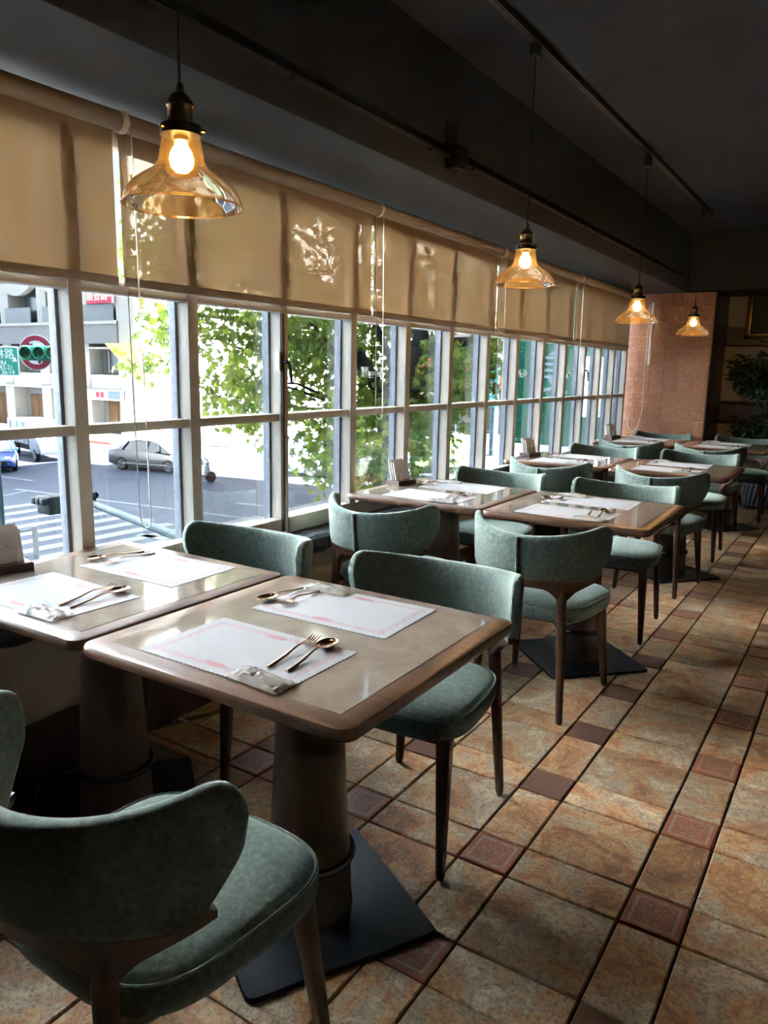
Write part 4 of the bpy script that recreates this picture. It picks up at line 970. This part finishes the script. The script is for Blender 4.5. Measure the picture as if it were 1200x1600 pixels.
def truck(loc, rz):
    c = tag(empty('box_truck', loc, rz), 'white delivery truck with box body beside the blue car', 'truck')
    MB().box(-2.5, 1.0, -.85, .85, .80, 2.0).build('cargo_box', 'car_white', c, bevel=.03)
    MB().loops([[(x, -.82 * k, z0), (x, .82 * k, z0), (x, .82 * k, z1), (x, -.82 * k, z1)] for x, z0, z1, k in ((1.08, .45, 1.78, 1), (1.7, .45, 1.80, 1), (2.05, .45, 1.25, 1), (2.45, .45, 1.12, .96), (2.6, .5, .9, .9))]).build('cab', 'car_white', c, bevel=.03)
    MB().add([(1.76, -.72, 1.72), (1.76, .72, 1.72), (2.10, .76, 1.27), (2.10, -.76, 1.27)], [(0, 1, 2, 3)]).build('windscreen', 'car_blue', c)
    for s_ in (-1, 1):
        MB().add([(1.25, s_ * .835, 1.28), (1.92, s_ * .835, 1.28), (1.70, s_ * .835, 1.68), (1.25, s_ * .835, 1.68)], [(0, 1, 2, 3)]).build('side_window', 'car_glass', c)
        wheel(c, -1.5, s_ * .72, .33, .2); wheel(c, 1.85, s_ * .72, .33, .2)
        MB().box(2.5, 2.64, s_ * .6 - .14, s_ * .6 + .14, .66, .84).build('headlamp', 'lamp_lens', c, bevel=.02)
        for x in (-1.9, -0.75, 0.4): MB().box(x - .02, x + .02, s_ * .86 - .01, s_ * .86 + .01, .85, 1.95).build('box_rib', 'rail_glass', c)
    MB().box(-2.4, 2.3, -.6, .6, .45, .85).build('chassis', 'tyre', c); MB().box(2.52, 2.68, -.78, .78, .42, .64).build('bumper', 'signal_black', c, bevel=.03)
truck((-37.3, 24.0, ZS), R(-16))
def scooter(loc, rz):
    c = tag(empty('motor_scooter', loc, rz), 'white motor scooter ridden across the junction', 'scooter')
    wheel(c, -.6, 0.0001, .24, .11); wheel(c, .62, 0.0001, .24, .11)
    MB().loops([[(x, -w, z0), (x, w, z0), (x, w * .8, z1), (x, -w * .8, z1)] for x, z0, z1, w in ((-.85, .50, .66, .10), (-.6, .40, .72, .15), (-.1, .28, .70, .15), (.02, .22, .36, .15), (.32, .22, .36, .15), (.42, .3, .85, .16), (.52, .5, .95, .12))]).build('body', 'car_white', c, bevel=.03)
    MB().box(-.75, -.02, -.13, .13, .70, .79).build('saddle', 'tyre', c, bevel=.03); MB().tube([(.62, 0, .24), (.50, 0, .95), (.46, 0, 1.02)], .03, 8).build('steering_column', 'rim', c)
    MB().tube([(.44, -.32, 1.02), (.48, 0, 1.0), (.44, .32, 1.02)], .022, 8).build('handlebar', 'tyre', c); MB().box(.5, .6, -.08, .08, .80, .92).build('headlamp', 'lamp_lens', c, bevel=.03)
    MB().box(-1.0, -.72, -.16, .16, .70, .95).build('top_box', 'signal_black', c, bevel=.04)
scooter((-24.3, 22.9, ZS), R(60))
gt = tag(empty('flatbed_truck', (-16.9, 29.9, ZS), R(215)), 'small truck with lime green side panel beyond the second table', 'truck')
MB().box(-2.2, 0.7, -.8, .8, .75, 2.1).build('cargo_box', 'truck_green', gt, bevel=.02)
MB().loops([[(x, -.78, .45), (x, .78, .45), (x, .78, z1), (x, -.78, z1)] for x, z1 in ((.78, 1.85), (1.5, 1.85), (2.0, 1.2), (2.35, 1.0))]).build('cab', 'car_white', gt, bevel=.03)
MB().box(-2.1, 2.1, -.6, .6, .42, .76).build('chassis', 'tyre', gt)
for s_ in (-1, 1):
    wheel(gt, -1.3, s_ * .70, .36, .2); wheel(gt, 1.55, s_ * .70, .36, .2)
    MB().add([(.95, s_ * .79, 1.3), (1.62, s_ * .79, 1.3), (1.42, s_ * .79, 1.75), (.95, s_ * .79, 1.75)], [(0, 1, 2, 3)]).build('side_window', 'car_glass', gt)

# pedestrians across the street: skinned figures
def person(loc, rz, label, top, legs_mat, stride=0.16, rx=0.0):
    p = tag(empty('person', loc, rz), label, 'person')
    V = [(0, 0, .93), (0, 0, 1.12), (0, .01, 1.38), (0, .02, 1.50), (0, .035, 1.62), (-.17, 0, 1.40), (-.22, -.05, 1.13), (-.20, .06, .90), (.17, 0, 1.40), (.23, .04, 1.13), (.21, .15, .92),
         (-.09, 0, .88), (-.10, stride * .6, .50), (-.10, stride, .08), (-.10, stride + .13, .03), (.09, 0, .88), (.10, -stride * .2, .50), (.10, -stride * 1.2, .09), (.10, -stride * 1.2 + .12, .03), (0, .03, 1.74)]
    E_ = [(0, 1), (1, 2), (2, 3), (3, 4), (4, 19), (2, 5), (5, 6), (6, 7), (2, 8), (8, 9), (9, 10), (0, 11), (11, 12), (12, 13), (13, 14), (0, 15), (15, 16), (16, 17), (17, 18)]
    rad = [.15, .14, .16, .055, .095, .065, .048, .036, .065, .048, .036, .095, .065, .042, .035, .095, .065, .042, .035, .07]
    me = bpy.data.meshes.new('body'); me.from_pydata(V, E_, []); o = link('body', me, p)
    md = o.modifiers.new('skin', 'SKIN')
    for i, r_ in enumerate(rad): me.skin_vertices[0].data[i].radius = (r_, r_ * (.75 if i < 3 else 1))
    me.skin_vertices[0].data[0].use_root = True
    o.modifiers.new('sub', 'SUBSURF').levels = 1
    s = NT('person_' + top); sp = s.n('ShaderNodeSeparateXYZ'); s.t.links.new(s.obj(), sp.inputs[0]); z = sp.outputs[2]
    def colr(n_): return tuple(MATS[n_].node_tree.nodes['Principled BSDF'].inputs['Base Color'].default_value[:3])
    c_ = s.mix(s.math('GREATER_THAN', z, 0.93), colr(legs_mat), colr(top)); c_ = s.mix(s.math('GREATER_THAN', z, 1.47), c_, colr('skin')); c_ = s.mix(s.math('GREATER_THAN', z, 1.69), c_, (0.015, 0.012, 0.01))
    s.base(c_); me.materials.append(s.m)
    return p
person((-33.6, 34.6, ZS), R(120), 'pedestrian in white top and dark trousers walking across the sunlit street', 'cloth_white', 'cloth_dark')
person((-36.1, 34.4, ZS), R(80), 'pedestrian in dark clothes standing near the kerb', 'cloth_dark', 'cloth_dark', 0.05)
person((-21.6, 34.2, ZS), R(-60), 'pedestrian in blue seen low through the tree', 'cloth_blue', 'cloth_dark', 0.1)

# ------------------------------------------------------------------ signs and signals at the corner
mast = tag(empty('signal_mast', (-12.95, 8.95, ZS)), 'street mast hidden behind the first window post', 'mast')
MB().tube([(0, 0, 0), (0, 0, 5.6)], 0.09, 12).build('pole', 'mast_blue', mast); MB().tube([(0, 0, 5.25), (-0.25, -0.25, 5.25), (-0.42, -0.30, 5.22)], 0.045, 8).build('arm', 'mast_blue', mast)
ts = tag(empty('traffic_light', (-12.88, 8.48, 1.555)), 'green horizontal traffic light with round visors', 'traffic light')
dx = Vector((0.84, 0.54, 0)).normalized(); fx = Vector((0.62, -0.78, 0)).normalized()
Mt = Matrix(((dx.x, fx.x, 0, 0), (dx.y, fx.y, 0, 0), (0, 0, 1, 0), (0, 0, 0, 1)))
MB().loops([[Mt @ Vector((x, y * k, z * k)) for y, z in rrect(0.11, 0.135, 0.05, 3)] for x, k in ((-0.36, .9), (-0.34, 1), (0.36, 1), (0.38, .9))]).build('housing', 'signal_green', ts)
for q, k in enumerate((-0.24, 0.0, 0.24)):
    Mv = Matrix.Translation(Mt @ Vector((k, 0.10, 0))) @ Mt @ Matrix.Rotation(R(-90), 4, 'X')
    v = MB().lathe([(0.108, -.02), (0.112, 0.14), (0.104, 0.14), (0.10, -.02)], 20, Mv, False).build('visor', 'signal_green', ts)
    MB().lathe([(0.001, .012), (0.10, .008)], 20, Mv).build('lens', ('lens_red', 'lens_red', 'lens_dark')[q], v)
nt = tag(empty('no_turn_sign', (-13.55, 8.78, 1.575)), 'round white traffic sign with red ring behind the traffic light', 'traffic sign')
nx = Vector((0.60, -0.80, 0)).normalized(); xx = Vector((0.80, 0.60, 0))
Mn = Matrix(((xx.x, 0, nx.x, 0), (xx.y, 0, nx.y, 0), (0, 1, 0, 0), (0, 0, 0, 1)))
Mn = Mn @ Matrix.Diagonal((0.95, 1, 1, 1))
MB().lathe([(0.001, -.01), (0.335, -.01), (0.335, 0.0), (0.001, 0.0)], 40, Mn).build('disc', 'sign_white', nt)
MB().lathe([(0.225, 0.001), (0.318, 0.001), (0.318, 0.006), (0.225, 0.006)], 40, Mn, False).build('red_ring', 'sign_red', nt)
MB().prism([(-0.235, 0.16), (-0.175, 0.225), (0.235, -0.16), (0.175, -0.225)], 0.001, 0.008, Mn).build('red_bar', 'sign_red', nt)
MB().prism([(0.03, -0.20), (0.08, -0.20), (0.08, 0.06), (0.02, 0.12), (-0.06, 0.12), (-0.06, 0.18), (-0.17, 0.09), (-0.06, 0.0), (-0.06, 0.06), (0.0, 0.06), (0.03, 0.03)], 0.0005, 0.004, Mn).build('arrow', 'signal_black', nt)
MB().tube([(0.05, 0.05, -0.1), (0.28, 0.12, -0.1)], 0.03, 6).build('bracket', 'mast_blue', nt)
ss = tag(empty('street_name_sign', (-13.84, 7.98, 1.40)), 'green street name sign with white characters and house numbers at the left edge', 'street sign')
sx = Vector((0.93, 0.36, 0)).normalized(); Ms = face_m((0, 0, 0), sx)
P = rrect(0.66, 0.27, 0.02, 2)
MB().prism(P, -.012, 0, Ms).build('white_border', 'sign_white', ss); MB().prism(rrect(0.635, 0.245, 0.02, 2), 0, 0.004, Ms).build('green_field', 'street_green', ss)
text('street_characters', '雙林路', 0.20, 'sign_white', ss, Ms @ Matrix.Translation((0.27, 0.12, 0.005)), 0.001)
text('street_romanised', 'lin Rd', 0.11, 'sign_white', ss, Ms @ Matrix.Translation((0.27, -0.03, 0.005)), 0.001)
text('house_numbers', '7 | 43-21', 0.12, 'sign_white', ss, Ms @ Matrix.Translation((0.31, -0.115, 0.005)), 0.001)
text('house_numbers', '00 | 36-14', 0.12, 'sign_white', ss, Ms @ Matrix.Translation((0.31, -0.20, 0.005)), 0.001)
text('arrow_mark', '▲', 0.12, 'sign_white', ss, Ms @ Matrix.Translation((0.575, 0.03, 0.005)), 0.001)
MB().tube([(0, 0.05, -0.2), (0, 0.05, ZS - 1.40)], 0.05, 10).build('post', 'mast_blue', ss)
# signal arm below the window, seen from above
sa = tag(empty('signal_gantry', (-10.1, 9.0, ZS)), 'pale blue signal arm with dark lamp heads reaching over the crossing', 'signal arm')
MB().tube([(0.9, 0.2, 0), (0.7, 0.17, 1.2), (0.2, 0.08, 1.95), (-3.2, 0.62, 2.17)], [0.13, 0.12, 0.085, 0.070], 14).build('arm', 'mast_blue', sa)
hd = MB().box(-4.40, -3.95, 0.18, 0.50, 1.88, 2.26).build('lamp_head', 'signal_black', sa, bevel=.03)
for k in range(3): MB().box(-4.39 + .15 * k, -4.27 + .15 * k, 0.04, 0.2, 2.10, 2.24).build('visor', 'signal_black', hd, bevel=.02)
hd = MB().box(-3.75, -3.25, 0.4, 0.8, 2.12, 2.38).build('lamp_head', 'signal_black', sa, bevel=.03); MB().tube([(-4.4, .4, 2.15), (-3.1, .6, 2.17)], .045, 8).build('bracket', 'signal_black', sa)
for k in range(2): MB().lathe([(0.07, 0), (0.075, .12), (0.068, .12)], 16, Matrix.Translation((-3.62 + .24 * k, .80, 2.25)) @ Matrix.Rotation(R(60), 4, 'Y'), False).build('visor', 'signal_black', hd)

# ------------------------------------------------------------------ street tree outside
TC = [(-8.6,7.5,1.9),(-8.6,7.8,1.9),(-8.6,7.8,2.0),(-8.1,7.0,1.5),(-7.2,6.8,2.0),(-6.1,6.9,1.2),(-7.2,8.0,2.2),(-6.3,7.1,2.0),(-6.3,7.2,1.0),(-7.1,8.2,1.5),(-7.8,8.4,0.7),(-6.7,6.7,1.7),(-7.2,7.0,2.2),(-6.7,7.2,1.8),(-6.5,7.3,1.6),(-6.2,6.5,1.2),(-5.9,6.5,1.1),(-7.1,7.9,1.8),(-7.0,6.6,2.2),(-7.4,8.5,2.1),(-7.2,7.4,1.1),(-7.4,8.1,0.7),(-7.5,7.5,1.1),(-6.8,9.3,1.8),(-5.7,7.4,1.7),(-5.6,6.8,2.0),(-5.2,6.9,0.9),(-5.6,7.2,1.6),(-5.9,7.7,1.1),(-7.2,9.1,2.2),(-6.5,8.8,2.1),(-6.4,8.9,1.4),(-5.6,6.7,1.6),(-5.8,7.9,1.8),(-6.7,9.4,1.0),(-6.7,8.5,1.6),(-6.0,7.6,1.8),(-7.5,9.1,1.7),(-5.8,8.1,1.4),(-5.1,6.8,0.8),(-5.0,6.9,0.3),(-5.3,7.3,0.3),(-5.1,6.9,0.4),(-5.2,7.1,0.7),(-5.7,9.1,0.9),(-5.6,9.1,1.0),(-5.3,7.8,1.0),(-5.6,8.9,1.0),(-5.7,8.5,1.0),(-5.7,9.1,1.5),(-5.8,9.4,0.9),(-5.6,9.2,1.3),(-6.2,8.9,0.7),(-5.6,8.5,0.9),(-5.7,8.9,1.8),(-5.8,9.0,0.9),(-5.8,8.9,0.8),(-5.9,9.2,2.0),(-5.9,9.0,1.0),(-5.7,9.1,1.0),(-6.0,9.1,1.8),(-4.5,6.6,0.5),(-4.7,6.9,0.6),(-4.6,7.1,0.3),(-5.4,9.2,0.6),(-5.4,9.4,1.6),(-5.5,9.4,2.1),(-5.5,9.2,1.2),(-5.1,9.1,0.6),(-5.3,9.3,0.8),(-5.5,9.4,1.8),(-5.4,9.5,0.5),(-5.3,9.5,1.5),(-5.3,9.4,1.1),(-4.4,7.9,0.8),(-5.4,9.4,1.8),(-5.2,9.8,1.5),(-4.2,7.2,0.4),(-4.5,7.8,0.5),(-5.3,9.2,0.4),(-4.4,8.4,1.3),(-4.9,9.5,1.1),(-4.8,9.3,0.9),(-4.0,7.7,1.6),(-4.4,9.1,1.6),(-4.5,8.9,1.3),(-4.7,9.5,1.8),(-4.2,8.2,1.4),(-4.1,8.8,1.5),(-4.1,9.1,1.4),(-4.1,8.8,1.7),(-8.0,7.7,2.7),(-8.4,7.1,2.9),(-8.5,7.8,3.1),(-8.0,7.2,2.6),(-7.7,6.8,2.7),(-7.5,6.6,2.7),(-7.9,7.5,3.1),(-9.2,8.1,3.1),(-8.7,7.5,3.6),(-5.2,7.5,3.4),(-6.0,9.2,2.6),(-7.6,8.9,2.6),(-6.9,7.6,2.9),(-5.8,6.4,2.7),(-6.1,6.5,3.2),(-8.2,8.4,3.2),(-6.6,8.9,3.8),(-6.5,10.4,3.6),(-6.1,9.3,3.0),(-4.4,7.9,3.0),(-7.6,8.9,3.8),(-7.5,8.4,2.8),(-6.2,6.4,2.6),(-6.5,7.0,2.8),(-5.3,6.6,2.3),(-5.7,9.4,2.5),(-7.3,8.5,3.8),(-5.6,7.1,3.2),(-5.4,10.5,3.1),(-6.2,8.4,2.4),(-6.2,9.7,3.3),(-6.3,6.3,3.5),(-6.3,8.8,2.3),(-5.3,7.1,3.0),(-6.9,7.6,4.0),(-5.4,7.1,2.2),(-6.0,7.1,3.5),(-6.8,8.2,3.9),(-5.7,9.5,2.9),(-5.7,9.5,2.8),(-6.5,8.3,3.7),(-7.3,8.8,2.8),(-7.7,8.6,4.1),(-4.3,9.3,2.9),(-7.2,7.3,2.5),(-9.0,9.1,3.4),(-5.0,7.3,3.3),(-6.2,6.4,3.4),(-6.3,7.5,3.3),(-9.1,9.3,5.0),(-6.8,7.6,3.1),(-6.0,8.9,2.3),(-7.6,7.5,3.1),(-6.1,9.3,3.7),(-5.4,9.6,2.3),(-5.4,7.5,2.3),(-6.2,6.6,3.3),(-4.6,8.5,2.4),(-6.7,7.2,4.0),(-7.7,8.0,3.5),(-6.7,7.7,3.7),(-7.0,7.4,4.3),(-6.1,10.8,4.7),(-5.7,9.3,3.7),(-5.6,9.8,4.0),(-7.9,8.8,5.2),(-4.2,7.6,3.7),(-7.4,7.5,5.1),(-6.0,8.1,4.5),(-4.2,7.9,3.4),(-6.2,8.5,4.4),(-7.2,8.7,5.2),(-6.4,7.5,4.4),(-5.0,11.1,3.8),(-5.4,10.7,4.4),(-5.3,7.7,3.8),(-5.3,7.0,4.2),(-6.8,8.4,4.6),(-5.1,11.4,3.9),(-5.5,9.3,3.9),(-5.8,9.0,3.9)]
tree = tag(empty('street_tree', (-5.3, 8.3, ZS)), 'large leafy street tree with lobed leaves outside the middle windows', 'tree')
T0 = Vector((-5.3, 8.3, ZS))
lv = []
for a, r_ in ((0, 1.0), (24, .45), (52, .86), (85, .38), (118, .62), (160, .22), (200, .22), (242, .62), (275, .38), (308, .86), (336, .45)):
    lv.append((math.sin(R(a)) * r_ * 0.085, 0.035 + math.cos(R(a)) * r_ * 0.085, -0.012 * r_ * r_))
lv.append((0, 0.035, 0.006)); nlv = len(lv) - 1
lf = [(k, (k + 1) % nlv, nlv) for k in range(nlv)]
bm1 = MB(); bm1.add(lv, lf); o = bm1.build('leaf', 'leaf_green', None, smooth=0); leaf_me = o.data; bpy.data.objects.remove(o)
rg = random.Random(17); allm = []
for (x, y, z) in TC:
    low = z < 2.2
    for k in range(70 if low else 80):
        v = Vector((rg.gauss(0, .24), rg.gauss(0, .24), rg.gauss(0, .20)))
        if v.length > 0.62: v *= 0.5
        p = Vector((x, y, z)) + v
        if p.x > -3.95 and p.y > 8.0: continue
        if p.x > -3.4: continue
        M = euler_m(p, rg.uniform(-1.9, -0.3), rg.uniform(-0.7, 0.7), rg.uniform(0, 2 * PI), rg.uniform(0.75, 1.35))
        dp = (p - Vector((0, 0, 1.38))).dot(fw); allm.append((dp - (100 if low else 0), M))
allm.sort(key=lambda q: q[0]); fo = MB(); Ti = Matrix.Translation(-T0)
for i, (d_, M) in enumerate(allm):
    if i < 300: o = link('leaf', leaf_me, tree); o.matrix_local = Ti @ M
    else: fo.add([Ti @ M @ Vector(q) for q in lv], lf)
stuff(fo.build('foliage', 'leaf_green', tree, smooth=0))
def limb(pts, rs, name='branch'): MB().tube([Vector(p) - T0 for p in pts], rs, 9).build(name, 'bark', tree, smooth=60)
limb([(-5.3, 8.3, ZS), (-5.32, 8.3, -1.5), (-5.25, 8.25, 0.2), (-5.15, 8.2, 0.9)], [0.26, 0.20, 0.17, 0.15], 'trunk')
limb([(-5.15, 8.2, 0.85), (-5.02, 8.3, 1.35), (-4.90, 8.45, 1.75), (-4.95, 8.5, 2.4), (-5.2, 8.4, 3.4)], [0.14, 0.13, 0.11, 0.09, 0.05])
limb([(-5.15, 8.2, 0.85), (-5.5, 8.0, 1.5), (-6.0, 7.7, 2.3), (-6.6, 7.6, 3.3)], [0.11, 0.09, 0.07, 0.04])
limb([(-4.96, 8.4, 1.55), (-4.6, 8.6, 1.72), (-4.3, 8.7, 1.75), (-4.1, 8.9, 2.1)], [0.085, 0.075, 0.06, 0.03])
limb([(-5.05, 8.25, 1.2), (-5.25, 8.15, 1.7), (-5.45, 8.0, 2.2)], [0.06, 0.045, 0.03])
limb([(-5.5, 8.0, 1.5), (-6.3, 7.6, 1.75), (-7.2, 7.5, 2.0), (-8.4, 7.6, 2.1)], [0.06, 0.045, 0.03, 0.015])
for (x, y, z) in TC[::5]:
    b = Vector((-5.5, 8.1, max(0.9, z - 0.8))); limb([b.lerp(Vector((x, y, z)), 0.35), b.lerp(Vector((x, y, z)), 0.7) + Vector((0, 0, .08)), (x, y, z)], [0.02, 0.014, 0.006])
